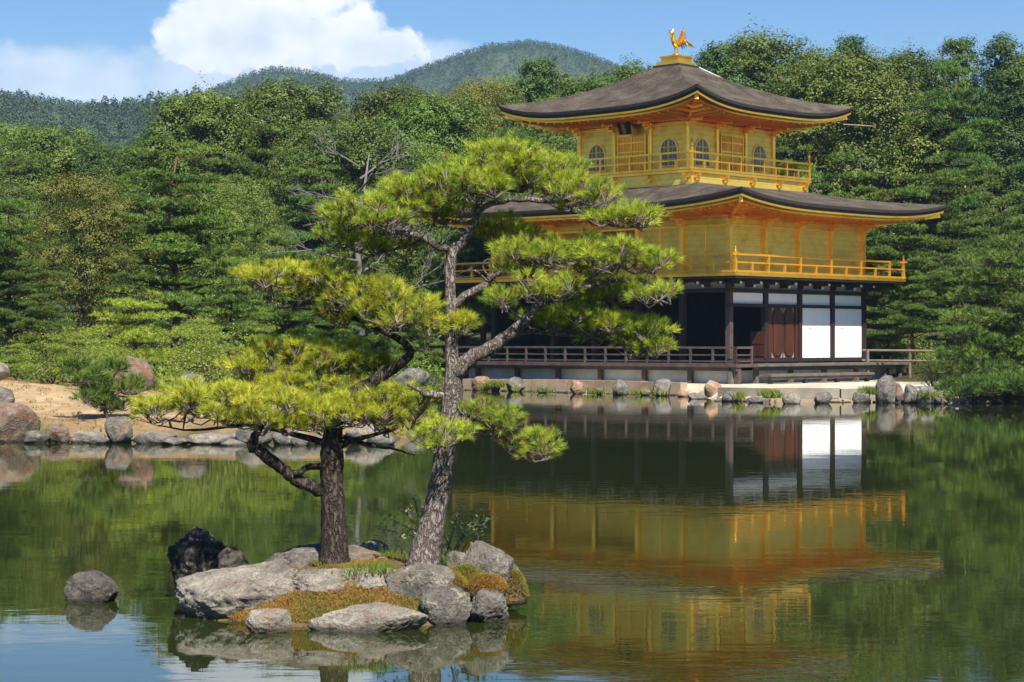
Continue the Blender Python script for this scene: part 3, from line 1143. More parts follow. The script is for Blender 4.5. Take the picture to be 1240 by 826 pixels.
# first storey
cols = [('R', k * BAY) for k in range(5)] + [('L', k * BAY) for k in (1, 2, 3, 4)] + [('L', LV)] + [('B', LV)]
for s, a in cols:
    o0 = .1
    mat_ = 'wood_grey' if (s, a) == ('R', 0) else 'wood_dark'
    part('column', 'wood_rail' if (s, a) == ('R', 0) else 'wood_dark', lambda b: fbox(b, s, a - .1, a + .1, -.1, .1, .80 if a in (0, ) else .81, 3.99))
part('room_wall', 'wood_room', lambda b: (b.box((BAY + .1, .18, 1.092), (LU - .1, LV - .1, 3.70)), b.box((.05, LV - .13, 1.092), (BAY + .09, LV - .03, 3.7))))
part('ceiling', 'wood_dark', lambda b: b.box((.11, .11, 3.72), (LU - .11, LV - .11, 3.80)))


def beams(b):
    for s, ln in (('R', LU), ('L', LV), ('B', LV), ('K', LU)):
        e = .12 if s in 'RK' else -.105
        fbox(b, s, -e, ln + e, -.06, .12, 3.60, 3.75)
        fbox(b, s, -e, ln + e, -.058, .118, 3.985, 4.08)
    fbox(b, 'R', -.1, LU + .1, -.05, .115, 3.09, 3.205)
    fbox(b, 'R', -.1, LU + .1, -.05, .116, 1.091, 1.225)
    fbox(b, 'B', 0, LV, -.05, .05, 1.09, 3.6)


part('beam', 'wood_dark', beams)
for k in range(4):
    part('transom_panel', 'plaster', lambda b: fbox(b, 'R', k * BAY + .14, (k + 1) * BAY - .14, -.03, .012, 3.207, 3.598))
    part('frieze_panel', 'plaster_shaded', lambda b: fbox(b, 'R', k * BAY + .102, (k + 1) * BAY - .102, -.03, .012, 3.752, 3.983))
for k in range(5):
    part('frieze_panel', 'plaster_shaded', lambda b: fbox(b, 'L', k * BAY + .102, min(LV, (k + 1) * BAY) - .102, -.03, .012, 3.752, 3.983))
for k in (2, 3):
    o = part('white_panel', 'plaster', lambda b: fbox(b, 'R', k * BAY + .15, (k + 1) * BAY - .12, -.03, .02, 1.228, 3.087))
    mb = MB()
    mb.tube([face('R', k * BAY + .72, .02, 2.33), face('R', k * BAY + .72, .03, 2.33)], [.035, .03], 10)
    mb.build('panel_pull', M['wood_rail'], o)
    part('panel_frame', 'wood_dark', lambda b: (fbox(b, 'R', k * BAY + .102, k * BAY + .148, -.03, .06, 1.228, 3.087), fbox(b, 'R', (k + 1) * BAY - .118, (k + 1) * BAY - .101, -.03, .06, 1.228, 3.087)))


def rounded(w, h, n=7):
    r = w / 2
    return [(r * math.cos(a) , h / 2 - r + r * math.sin(a)) for a in np.linspace(0, math.pi, n)] + [(r * math.cos(a), -h / 2 + r + r * math.sin(a)) for a in np.linspace(math.pi, 2 * math.pi, n)]


for k in range(2):
    a0 = BAY + .38 + k * .72
    d = part('door', 'wood_door', lambda b: fbox(b, 'R', a0, a0 + .70, -.03, .02, 1.228, 3.087))
    mb = MB()
    mb.prism([(x, y + 2.15) for x, y in rounded(.5, 1.72)], lambda x, y, s: face('R', a0 + .35 + x, .021 + .03 * s, y))
    mb.build('door_panel', M['wood_door'], d)
    for sx, sz in ((0, 1.24), (1, 1.24), (0, 2.96), (1, 2.96)):
        mb = MB()
        mb.add([face('R', a0 + (.02 if sx == 0 else .68), .024, sz + (0 if sz < 2 else .11)), face('R', a0 + (.16 if sx == 0 else .54), .024, sz + (0 if sz < 2 else .11)),
                face('R', a0 + (.02 if sx == 0 else .68), .024, sz + (.2 if sz < 2 else -.09))], [(0, 1, 2)])
        mb.build('corner_plate', M['verdigris'], d)
part('door_post', 'wood_door', lambda b: (fbox(b, 'R', BAY + .101, BAY + .36, -.03, .05, 1.228, 3.087), fbox(b, 'R', BAY + 1.84, 2 * BAY - .101, -.03, .05, 1.228, 3.087)))
part('open_door', 'wood_door', lambda b: (b.box((BAY - .22, -.16, 1.23), (BAY - .14, .5, 2.2)), b.box((BAY - .24, -.12, 1.3), (BAY - .13, .46, 1.36)), b.box((BAY - .24, -.12, 1.75), (BAY - .13, .46, 1.8))))

# brackets under the balcony: dark arms with white painted ends
for s, ln, n in (('R', LU, 4), ('L', LV, 5)):
    for k in range(n + 1):
        a = min(k * BAY, ln)
        for da, ln_ in (((0, .5), (.8, .8)) if k < n else ((0, .5),)):
            c = a + da

            def arms(b):
                fbox(b, s, c - .05, c + .05, .121, ln_, 3.90, 3.985)
                fbox(b, s, c - .045, c + .045, .122, ln_ - .3, 3.79, 3.898)
                fbox(b, s, c - .30, c + .30, ln_ - .3, ln_ - .2, 3.905, 3.98)
            br = part('bracket', 'wood_dark', arms)
            part('bracket_end', 'paint_white', lambda b: fbox(b, s, c - .047, c + .047, ln_, ln_ + .03, 3.902, 3.982), br)
            if da:
                part('bracket_end', 'paint_white', lambda b: fbox(b, s, c - .042, c + .042, ln_ - .3, ln_ - .27, 3.785, 3.875), br)

# second storey
BP = 1.19
part('balcony_floor', 'wood_dark', lambda b: b.box((-BP + .03, -BP + .03, 4.082), (LU + BP - .03, LV + BP - .03, 4.20)))


def fascia(b, p, lo, hi, th, u0=0, u1=LU, v0=0, v1=LV):
    b.box((u0 - p, v0 - p, lo), (u1 + p, v0 - p + th, hi))
    b.box((u0 - p, v1 + p - th, lo), (u1 + p, v1 + p, hi))
    b.box((u0 - p, v0 - p + th + .001, lo), (u0 - p + th, v1 + p - th - .001, hi))
    b.box((u1 + p - th, v0 - p + th + .001, lo), (u1 + p, v1 + p - th - .001, hi))


part('balcony_fascia', 'gold', lambda b: fascia(b, BP, 4.15, 4.255, .10))
part('balcony_boards', 'gold_wall', lambda b: b.box((-BP + .102, -BP + .102, 4.203), (LU + BP - .102, LV + BP - .102, 4.24)))


def rail2(b, p, u0, u1, v0, v1, zf, zt, zm, sp):
    P = p - .07
    c = [(u0 - P, v0 - P), (u1 + P, v0 - P), (u1 + P, v1 + P), (u0 - P, v1 + P)]
    for (x0, y0), (x1, y1) in zip(c, c[1:] + c[:1]):
        e = Vector((x1 - x0, y1 - y0, 0)).normalized() * .16
        A, B_ = Vector((x0, y0, 0)), Vector((x1, y1, 0))
        for z, r, ex in ((zt, .07, 1), (zm, .055, 0), (zf + .06, .075, .6)):
            jit = .004 if abs(y1 - y0) > .1 else 0
            b.beam(A - e * ex + Vector((0, 0, z + jit)), B_ + e * ex + Vector((0, 0, z + jit)), r, r)
        n = round((B_ - A).length / sp)
        for i in range(1, n):
            q = A.lerp(B_, i / n)
            h = zt if i % 2 == 0 else zm
            b.box((q.x - .038, q.y - .038, zf + .01), (q.x + .038, q.y + .038, h))
    for x, y in c:
        b.box((x - .05, y - .05, zf), (x + .05, y + .05, zt + .10))


part('balcony_railing', 'gold_dull', lambda b: rail2(b, BP, 0, LU, 0, LV, 4.245, 4.90, 4.62, 1.0))
for x, y in ((-BP + .07, -BP + .07), (LU + BP - .07, -BP + .07)):
    part('finial', 'gold', lambda b: b.lathe((x, y, 5.0), [(.055, 0), (.06, .05), (.03, .08), (.06, .12), (.045, .17), (.005, .23)], 8), sm=True)

Z2 = 6.30
for k in range(5):
    part('column', 'gold', lambda b: fbox(b, 'R', k * BAY - .085, k * BAY + .085, -.09, .09, 4.243, Z2))
for v in (BAY, 2 * BAY, 3 * BAY, 4 * BAY, LV):
    part('column', 'gold', lambda b: fbox(b, 'L', v - .085, v + .085, -.09, .09, 4.243, Z2))
part('column', 'gold', lambda b: fbox(b, 'B', LV - .085, LV + .085, -.09, .09, 4.243, Z2))
for k in range(4):
    part('wall_panel', 'gold_wall', lambda b: fbox(b, 'R', k * BAY + .087, (k + 1) * BAY - .087, -.10, -.045, 4.243, 5.98))
    part('transom', 'gold_wall', lambda b: fbox(b, 'R', k * BAY + .087, (k + 1) * BAY - .087, -.09, -.03, 6.045, Z2))
    part('lintel', 'gold', lambda b: fbox(b, 'R', k * BAY + .086, (k + 1) * BAY - .086, -.1, .03, 5.98, 6.043))
for k in range(2):
    part('wall_panel', 'gold_wall', lambda b: fbox(b, 'L', k * BAY + .087, (k + 1) * BAY - .087, -.10, -.02, 4.243, 5.98))
    part('batten', 'gold', lambda b: fbox(b, 'L', k * BAY + 1.03, k * BAY + 1.09, -.019, .02, 4.245, 5.975))
for k in range(5):
    v1 = min(LV, (k + 1) * BAY)
    part('transom', 'gold_wall', lambda b: fbox(b, 'L', k * BAY + .087, v1 - .087, -.09, -.02, 6.045, Z2))
    part('lintel', 'gold', lambda b: fbox(b, 'L', k * BAY + .086, v1 - .086, -.1, .03, 5.98, 6.043))
part('recessed_wall', 'gold_wall', lambda b: (b.box((BAY, 2 * BAY + .05, 4.243), (BAY + .1, LV - .1, Z2)), b.box((.1, 2 * BAY - .06, 4.243), (BAY - .001, 2 * BAY + .04, 5.98))))
part('recessed_wall', 'gold_wall', lambda b: (b.box((LU - .1, .1, 4.243), (LU - .04, LV - .1, Z2)), b.box((.1, LV - .1, 4.243), (LU - .11, LV - .04, Z2))))
part('ceiling', 'gold_wall', lambda b: b.box((.11, .11, Z2 - .05), (LU - .11, LV - .11, Z2 + .02)))
part('wall_plate', 'gold', lambda b: fascia(b, .11, Z2 + .003, Z2 + .14, .2))


def bracket_set(side, a, z, mat='gold', ln=.55, scale=1.0, u_off=None):
    """a stepped timber bracket carrying the eaves"""
    def fill(b):
        f = u_off or (lambda s, a_, o, zz: face(s, a_, o, zz))

        def bx(a0, a1, o0, o1, z0, z1):
            b.box(f(side, a0, o0, z0), f(side, a1, o1, z1))
        s = scale
        bx(a - .07 * s, a + .07 * s, .092, .092 + ln * .5, z - .12, z - .03)
        bx(a - .055 * s, a + .055 * s, .093, .092 + ln, z - .028, z + .05)
        bx(a - .30 * s, a + .30 * s, ln * .55, ln * .55 + .09, z - .025, z + .045)
        bx(a - .09 * s, a + .09 * s, ln * .85, ln * .85 + .16, z + .052, z + .10)
        bx(a - .12 * s, a + .12 * s, .091, .23, z - .22, z - .125)
    return part('eave_bracket', mat, fill)


for k in range(5):
    bracket_set('R', k * BAY, Z2 - .04)
    if k:
        bracket_set('L', min(LV, k * BAY), Z2 - .04)


def rect_loop(u0, u1, v0, v1, n):
    """points round a rectangle: (u, v, s) with s in [-1, 1] along each side"""
    out = []
    c = [(u0, v0), (u1, v0), (u1, v1), (u0, v1)]
    for (x0, y0), (x1, y1) in zip(c, c[1:] + c[:1]):
        for i in range(n):
            t = i / n
            out.append((x0 + (x1 - x0) * t, y0 + (y1 - y0) * t, 2 * t - 1))
    return out


def roof(name, outer, inner, wall, z_mid, lift, z_top, th, z_wall, q=.45, n=56, m=18, label=None):
    """a curved shingled roof: outer eave rectangle, inner (upper) rectangle; corners swept up by lift"""
    ou0, ou1, ov0, ov1 = outer
    iu0, iu1, iv0, iv1 = inner
    lf = lambda s: lift * abs(s) ** 3.4

    def ring(t):
        prof = q * t + (1 - q) * t ** 2
        r = rect_loop(*[a + (b - a) * t for a, b in zip(outer, inner)], n)
        return [(u, v, z_mid + lf(s) * (1 - t) ** 1.6 + (z_top - z_mid) * prof) for u, v, s in r]

    def skin(rings):
        b = MB()
        k = len(rings[0])
        V = [p for r in rings for p in r]
        Fc = [(j * k + i, j * k + (i + 1) % k, (j + 1) * k + (i + 1) % k, (j + 1) * k + i) for j in range(len(rings) - 1) for i in range(k)]
        return b.add(V, Fc)
    root = skin([ring(j / m) for j in range(m + 1)]).build(name, M['shingle'], PAV)
    if label:
        root['label'] = label
    over = min(wall[0] - ou0, wall[2] - ov0)

    def inset(i, dz, wl=None):
        f = 1 - min(1, i / over)
        r = rect_loop(ou0 + i, ou1 - i, ov0 + i, ov1 - i, n)
        return [(u, v, (z_mid + lf(s) * (f ** .8 if f > 0 else 0)) * 1.0 + dz) for u, v, s in r]
    skin([inset(0, -.0), inset(.02, -th * .5), inset(.10, -th)]).build('eave_edge', M['eave_dark'], root)  # the undercut shade of the shingle ends is put into this dark colour
    skin([inset(.10, -th - .002), inset(.085, -th - .004), inset(.085, -th - .075), inset(.17, -th - .078), inset(.17, -th - .004)]).build('eave_trim', M['gold'], root)
    skin([inset(.172, -th - .02), inset(.30, -th - .03)]).build('painted_eave_shadow', M['eave_dark'], root)  # dark strip painted in for the shadow gap below the gold trim
    sof0 = -th - .16
    skin([inset(.30, -th - .031), inset(.30, sof0), inset(.42, sof0 - .003), inset(.42, sof0 + .05)]).build('eave_beam', M['gold'], root)
    zend = z_wall - z_mid
    skin([inset(.40, sof0 + .04), inset(over * .6, (sof0 + .04) * .5 + zend * .5), inset(over + .02, zend)]).build('soffit', M['gold'], root)
    rf = MB()
    for side in range(4):
        ln = (ou1 - ou0) if side in (0, 2) else (ov1 - ov0)
        k = int(ln / .42)
        for i in range(1, k):
            t = i / k
            s = 2 * t - 1
            i1 = min(over, t * ln, (1 - t) * ln)
            if i1 < .5:
                continue

            def pt(ii, dz):
                zz = z_mid + lf(s) * max(0, 1 - ii / over) ** .8 + dz
                a = t * ln
                return [(ou0 + a, ov0 + ii, zz), (ou1 - ii, ov0 + a, zz), (ou1 - a, ov1 - ii, zz), (ou0 + ii, ov1 - a, zz)][side]
            fr = lambda ii: (sof0 + .04) + (zend - sof0 - .04) * min(1, ii / over)
            rf.beam(pt(.44, fr(.44) - .03), pt(i1, fr(i1) - .03), .07, .09)
    rf.build('rafters', M['gold'], root)
    for (x, y, sx, sy) in ((ou0, ov0, 1, 1), (ou1, ov0, -1, 1), (ou1, ov1, -1, -1), (ou0, ov1, 1, -1)):
        hb = MB()
        hb.beam((x + sx * .20, y + sy * .20, z_mid + lift * .82 - th - .13), (x + sx * over, y + sy * over, z_wall - .10), .13, .16)
        hb.build('hip_rafter', M['gold'], root)
    return root


E2 = 2.32
ROOF2 = roof('lower_roof', (-E2, LU + E2, -E2, LV + E2), (CU - 3.05, CU + 3.05, CV - 3.05, CV + 3.05), (0, LU, 0, LV), 6.74, .40, 7.86, .22, Z2 + .10, .7)

# third storey
H3, P3 = 2.70, 1.06
U0, U1, V0, V1 = CU - H3, CU + H3, CV - H3, CV + H3
B3 = 2 * H3 / 3
FZ, WZ = 8.15, 10.12


def face3(side, a, o, z):
    return {'R': (U0 + a, V0 - o, z), 'L': (U0 - o, V0 + a, z), 'B': (U1 + o, V0 + a, z), 'K': (U0 + a, V1 + o, z)}[side]


def f3(b, side, a0, a1, o0, o1, z0, z1):
    return b.box(face3(side, a0, o0, z0), face3(side, a1, o1, z1))


part('upper_balcony', 'gold_wall', lambda b: (b.box((U0 - P3 + .09, V0 - P3 + .09, 7.55), (U1 + P3 - .09, V1 + P3 - .09, 8.05))))
part('balcony_fascia', 'gold', lambda b: fascia(b, P3, 8.052, FZ, .3, U0, U1, V0, V1))
part('upper_balcony_floor', 'gold_wall', lambda b: b.box((U0 - P3 + .302, V0 - P3 + .302, 8.052), (U1 + P3 - .302, V1 + P3 - .302, FZ - .01)))
part('upper_railing', 'gold', lambda b: rail2(b, P3, U0, U1, V0, V1, FZ, 8.80, 8.52, .72))
for x, y in ((U0 - P3 + .07, V0 - P3 + .07), (U1 + P3 - .07, V0 - P3 + .07), (U0 - P3 + .07, V1 + P3 - .07)):
    part('finial', 'gold', lambda b: b.lathe((x, y, 8.9), [(.055, 0), (.07, .06), (.035, .10), (.07, .18), (.055, .27), (.008, .42)], 8), sm=True)
for s in 'RL':
    for k in range(5):
        a = -P3 + .35 + k * (2 * H3 + 2 * P3 - .7) / 4
        part('balcony_bracket', 'gold', lambda b: (f3(b, s, a - .05, a + .05, P3 - .088, P3 + .12, 7.93, 8.03), f3(b, s, a - .16, a + .16, P3 - .087, P3 - .01, 7.86, 7.925), f3(b, s, a - .07, a + .07, P3 - .086, P3 + .03, 7.76, 7.855)))
for s in 'RL':
    for k in range(4):
        if s == 'L' and k == 0:
            continue
        part('column', 'gold', lambda b: b.tube([face3(s, k * B3, 0, FZ - .01), face3(s, k * B3, 0, WZ)], [.085, .085], 10))
        bracket_set(s, k * B3, WZ - .02, 'gold', .6, .9, face3)
for s in 'RLBK':
    for k in range(3):
        if s in 'BK' and k != 1:
            continue
        a0, a1 = (k * B3 + .08, (k + 1) * B3 - .08) if s in 'RL' else (.02, 2 * H3 - .02)
        part('wall_panel', 'gold_wall', lambda b: f3(b, s, a0, a1, -.09, -.03, FZ - .008, WZ - .16))
part('lintel', 'gold', lambda b: fascia(b, .03, WZ - .157, WZ - .02, .12, U0, U1, V0, V1))
part('wall_plate', 'gold', lambda b: fascia(b, .10, WZ + .003, WZ + .13, .18, U0, U1, V0, V1))
part('ceiling', 'gold_wall', lambda b: b.box((U0 + .1, V0 + .1, WZ - .01), (U1 - .1, V1 - .1, WZ + .05)))


def bell(w, h, n=8):
    """outline of a bell-shaped temple window, from the sill up"""
    pts = [(-w / 2 * 1.06, 0), (w / 2 * 1.06, 0), (w / 2, h * .15), (w / 2 * .97, h * .52)]
    for t in np.linspace(.12, 1, n):
        a = t * math.pi / 2
        pts.append((w / 2 * .97 * math.cos(a) ** .85, h * .52 + h * .44 * math.sin(a) ** 1.0 + (.04 * h if t == 1 else 0)))
    left = [(-x, y) for x, y in reversed(pts[2:-1])]
    return pts + left


for s in 'RL':
    for k in (0, 2):
        c = (k + .5) * B3
        zb = 8.42
        wi = part('arched_window', 'gold', lambda b: b.prism(bell(.92, 1.12), lambda x, y, sd: face3(s, c + x, -.029 + .035 * sd, zb + y)))
        mb = MB()
        mb.prism(bell(.80, 1.02), lambda x, y, sd: face3(s, c + x, .0065 + .004 * sd, zb + .05 + y))
        mb.build('window_pane', M['pane'], wi)
        mb = MB()
        for x in (-.2, 0, .2):
            wd = .035 if x == 0 else .012
            f3(mb, s, c + x - wd, c + x + wd, .011, .024, zb + .05, zb + (1.04 if x == 0 else .96))
        for z in (.28, .52, .74):
            f3(mb, s, c - .37, c + .37, .0112, .021, zb + z - .014, zb + z + .014)
        mb.build('window_bars', M['gold_dull'], wi)
    c = 1.5 * B3
    dr = part('lattice_door', 'gold_dull', lambda b: f3(b, s, c - .72, c + .72, -.029, .004, 8.22, 9.72))
    mb = MB()
    for x in (-.72, -.03, .66):
        f3(mb, s, c + x, c + x + .06, .0045, .05, 8.2, 9.74)
    for z in (8.2, 8.62, 9.05, 9.40, 9.68):
        f3(mb, s, c - .719, c + .719, .005, .045, z, z + .055)
    mb.build('door_frame', M['gold'], dr)
    mb = MB()
    for i in range(17):
        x = -.64 + i * .08
        f3(mb, s, c + x - .012, c + x + .012, .0052, .03, 8.26, 9.68)
    mb.build('door_lattice', M['gold'], dr)

# the name plaque under the eaves, leaning forward
pl = part('name_plaque', 'plaque', lambda b: b.add([face3('L', 1.5 * B3 + sx * .27, o, z) for o, z in ((.42, 9.72), (.62, 10.24), (.47, 10.28), (.34, 9.74)) for sx in (-1, 1)],
                                                   [(0, 1, 3, 2), (2, 3, 5, 4), (4, 5, 7, 6), (6, 7, 1, 0), (0, 2, 4, 6), (1, 7, 5, 3)]))
cu_ = bpy.data.curves.new('plaque_lettering', 'FONT')
cu_.body = '究\n竟\n頂'
cu_.size = .19
cu_.space_line = .86
cu_.align_x = 'CENTER'
cu_.align_y = 'CENTER'
cu_.extrude = .004
tx = bpy.data.objects.new('plaque_text', cu_)
COL.objects.link(tx)
bpy.context.view_layer.update()
tm = bpy.data.meshes.new_from_object(tx.evaluated_get(bpy.context.evaluated_depsgraph_get()))
bpy.data.objects.remove(tx)
tm.materials.clear()
tm.materials.append(M['gold'])
lt = bpy.data.objects.new('plaque_lettering', tm)
COL.objects.link(lt)
lt.parent = pl
Pm = (Vector(face3('L', 1.5 * B3, .42, 9.72)) + Vector(face3('L', 1.5 * B3, .62, 10.24))) / 2
upv = (Vector(face3('L', 0, .62, 10.24)) - Vector(face3('L', 0, .42, 9.72))).normalized()
xv = Vector((0, -1, 0))
zv = xv.cross(upv)
from mathutils import Matrix
lt.matrix_local = Matrix.Translation(Pm + zv * .006) @ Matrix((xv, upv, zv)).transposed().to_4x4()

E3 = 4.95
ROOF3 = roof('upper_roof', (CU - E3, CU + E3, CV - E3, CV + E3), (CU - .55, CU + .55, CV - .55, CV + .55), (U0, U1, V0, V1), 10.56, .52, 12.62, .22, WZ + .10, .56)
part('roof_cable', 'cable', lambda b: b.tube([(CU + .5 + t * 3.3, CV - .55 - t * 3.35 * .9, 10.62 + .03 + (12.62 - 10.62) * (.56 * (1 - t * .76) + .44 * (1 - t * .76) ** 2)) for t in np.linspace(0, 1, 14)], [.028] * 14, 5), ROOF3)
part('corner_rod', 'bronze', lambda b: (b.tube([(CU + E3 - 1.2, CV - E3 + 1.2, 10.44), (CU + E3 + .55, CV - E3 - .55, 10.30)], [.03, .02], 6), b.box((CU + E3 + .50, CV - E3 - .62, 10.22), (CU + E3 + .58, CV - E3 - .54, 10.40))))
ped = part('roof_pedestal', 'eave_dark', lambda b: b.box((CU - .66, CV - .66, 12.42), (CU + .66, CV + .66, 12.64)))
part('pedestal_base', 'gold', lambda b: b.box((CU - .56, CV - .56, 12.642), (CU + .56, CV + .56, 12.75)), ped)
part('pedestal_box', 'gold', lambda b: (b.box((CU - .43, CV - .43, 12.752), (CU + .43, CV + .43, 12.95)), b.box((CU - .48, CV - .48, 12.952), (CU + .48, CV + .48, 13.01))), ped)
part('pedestal_dome', 'gold', lambda b: b.lathe((CU, CV, 13.012), [(.2, 0), (.19, .06), (.12, .12), (.06, .16)], 12), ped, True)


def phoenix():
    """the gilt bird on the roof, facing the pond (towards -u)"""
    z = 13.14
    body = MB()
    W = lambda f, s, h: (CU - f, CV + s, z + h)
    body.tube([W(-.28, 0, .40), W(-.16, 0, .36), W(0, 0, .34), W(.13, 0, .40), W(.19, 0, .52), W(.17, 0, .64), W(.19, 0, .74), W(.26, 0, .79), W(.36, 0, .78)],
              [.04, .10, .135, .115, .075, .05, .05, .062, .012], 10)
    bd = body.build('phoenix', M['gold'], ped, True)
    bd['label'] = 'golden phoenix standing with raised wings on the roof top'
    for s in (-1, 1):
        lg = MB()
        lg.tube([W(.0, s * .06, .28), W(.03, s * .07, .12), W(0, s * .07, 0)], [.04, .022, .02], 6)
        lg.tube([W(-.05, s * .07, .012), W(.10, s * .07, .012)], [.018, .012], 5)
        lg.build('leg', M['gold'], ped)
        wg = MB()
        for i in range(7):
            t = i / 6
            p0 = W(.08 - .18 * t, s * .11, .40)
            p1 = W(.02 - .34 * t, s * (.34 - .02 * i), .92 - .30 * t)
            a, b_ = Vector(p0), Vector(p1)
            sd = Vector((.045, 0, .02))
            wg.add([a - sd, a + sd, b_ + sd * .8, b_ + (b_ - a).normalized() * .05, b_ - sd * .8] + [q + Vector((0, s * .015, 0)) for q in (a - sd, a + sd, b_ + sd * .8, b_ + (b_ - a).normalized() * .05, b_ - sd * .8)],
                   [(0, 1, 2, 3, 4), (9, 8, 7, 6, 5), (0, 5, 6, 1), (1, 6, 7, 2), (2, 7, 8, 3), (3, 8, 9, 4), (4, 9, 5, 0)])
        wg.build('wing', M['gold'], ped)
    tl = MB()
    for i in range(7):
        k = (i - 3) / 3
        pts = [W(-.2, k * .05, .40), W(-.42, k * .16, .60 - abs(k) * .1), W(-.62, k * .24, .52 - abs(k) * .12), W(-.78, k * .3, .36 - abs(k) * .1)]
        tl.tube(pts, [.03, .045, .04, .012], 5)
    tl.build('tail', M['gold'], ped)
    hc = MB()
    for i in range(3):
        hc.tube([W(.22, 0, .83), W(.20 - i * .06, 0, .93 - i * .02)], [.02, .006], 4)
    hc.build('crest', M['gold'], ped)


phoenix()

# ------------------------------------------------------------------ rocks


def rock_mesh(sx, sy, sz, seed, sub=4, rough=.10, planes=16, flat_top=None, soft=.05):
    rng = np.random.default_rng(seed)
    bm = bmesh.new()
    bmesh.ops.create_icosphere(bm, subdivisions=sub, radius=1)
    D = np.array([v.co[:] for v in bm.verts])
    Nn = rand_dirs(rng, planes)
    ds = rng.uniform(.62, 1.0, planes)
    if flat_top is not None:
        Nn = np.vstack([Nn, unit(np.array([[flat_top[0], flat_top[1], 1.0]]))])
        ds = np.append(ds, .62)
    dots = D @ Nn.T
    r = np.where(dots > .05, ds / np.maximum(dots, .05), 9)
    r = np.minimum(r, 1.15)
    k = 1 / soft
    rr = -np.log(np.exp(-k * r).sum(1)) / k + soft * .8
    off = rng.uniform(0, 50, 3)
    for i, v in enumerate(bm.verts):
        p = Vector(D[i] * 1.6 + off)
        rr[i] *= 1 + rough * (noise.noise(p) + .7 * (1 - 2 * abs(noise.noise(p * 2.1))) * .6 + .5 * noise.noise(p * 4.7) + .4 * (.5 - abs(noise.noise(p * 9.3))) + .3 * noise.noise(p * 19.0))
    P = D * rr[:, None]
    lo, hi = P.min(0), P.max(0)
    P = (P - (lo + hi) / 2) / (hi - lo) * np.array([sx, sy, sz])
    P[:, 2] += sz / 2
    for v, p in zip(bm.verts, P):
        v.co = p
    me = bpy.data.meshes.new('rock')
    bm.to_mesh(me)
    bm.free()
    me.polygons.foreach_set('use_smooth', [True] * len(me.polygons))
    return me


def rock(name, label, x0, x1, yt, yb, Y, mat, seed, depth=.8, sink=.12, sub=4, group=None, rough=.10, flat=None, rz=0.0, planes=16):
    p0, p1 = at(x0, yb, Y), at(x1, yt, Y)
    w_ = p1.x - p0.x
    h = p1.z - p0.z
    sk = sink * h
    me = rock_mesh(w_ * 1.02, w_ * depth, h + sk, seed, sub, rough, planes, flat)
    me.materials.append(M[mat])
    o = bpy.data.objects.new(name, me)
    COL.objects.link(o)
    o.location = ((p0.x + p1.x) / 2, Y, p0.z - sk)
    o.rotation_euler = (0, 0, rz)
    return tag(o, label, 'rock', group)


G = 'rocks of the little island'
rock('boulder', 'tall jagged dark brown boulder at the left end of the pine island', 202, 288, 638, 724, 14.7, 'rock_dark', 11, .85, .35, 6, G, .16)
rock('boulder', 'small black stone leaning on the right side of the tall dark boulder', 262, 306, 663, 704, 14.35, 'rock_dark', 12, .9, .4, 5, G, .14)
rock('boulder', 'large pale grey boulder sloping into the water at the island front left', 212, 385, 680, 753, 13.85, 'rock_pale', 13, .75, .3, 6, G, .09, (-.25, -.35))
rock('boulder', 'flat mottled ledge of rock behind the pale boulder', 312, 482, 662, 706, 14.1, 'rock_grey', 14, .5, .5, 6, G, .10, (0, -.2))
rock('boulder', 'broad brown-speckled slab bedded in the middle of the island', 350, 500, 688, 724, 13.75, 'rock_pale', 33, .5, .4, 6, G, .10, (0, -.45))
rock('boulder', 'brown rock behind the foot of the dark-trunked pine', 418, 478, 654, 690, 14.9, 'rock_pale', 15, .8, .6, 6, G, .10)
rock('boulder', 'small cracked cube-like rock at the front water line of the island', 297, 353, 738, 768, 13.05, 'rock_pale', 16, .7, .35, 6, G, .08, (0, -.2))
rock('boulder', 'long low pale slab at the middle of the island front', 374, 518, 731, 769, 13.15, 'rock_pale', 17, .45, .35, 6, G, .08, (.05, -.4))
rock('boulder', 'grey rock in front of the foot of the tall pine', 466, 552, 683, 726, 13.68, 'rock_grey', 18, .55, .5, 6, G, .09, (-.2, -.3))
rock('boulder', 'dark jagged rock at the right front corner of the island', 508, 572, 710, 762, 13.42, 'rock_grey', 19, .6, .3, 6, G, .15, (.1, -.3))
rock('boulder', 'dark split rock dipping into the water below the moss mound', 558, 616, 714, 758, 13.55, 'rock_grey', 20, .9, .3, 6, G, .16)
rock('boulder', 'squared grey boulder on the right end of the island', 556, 622, 656, 718, 14.1, 'rock_grey', 21, .8, .35, 6, G, .07, (.3, -.15), planes=9)
rock('boulder', 'low pale rock at the far right tip of the island', 600, 637, 682, 712, 14.3, 'rock_grey', 22, .9, .6, 6, G, .08)
rock('boulder', 'small grey stone between the tall pine and the squared boulder', 540, 572, 668, 690, 14.2, 'rock_grey', 23, .9, .6, 4, G)
rock('boulder', 'rounded stone bedded in moss in front of the back ledge', 398, 440, 692, 716, 13.9, 'rock_pale', 24, .9, .6, 4, G)
rock('boulder', 'grey stone beside the tuft of grass on the island', 430, 480, 688, 718, 13.8, 'rock_grey', 25, .9, .6, 4, G)
rock('boulder', 'lone grey rock standing in the open water left of the island', 78, 143, 691, 730, 14.6, 'rock_lone', 26, .8, .4, 5, None, .08)
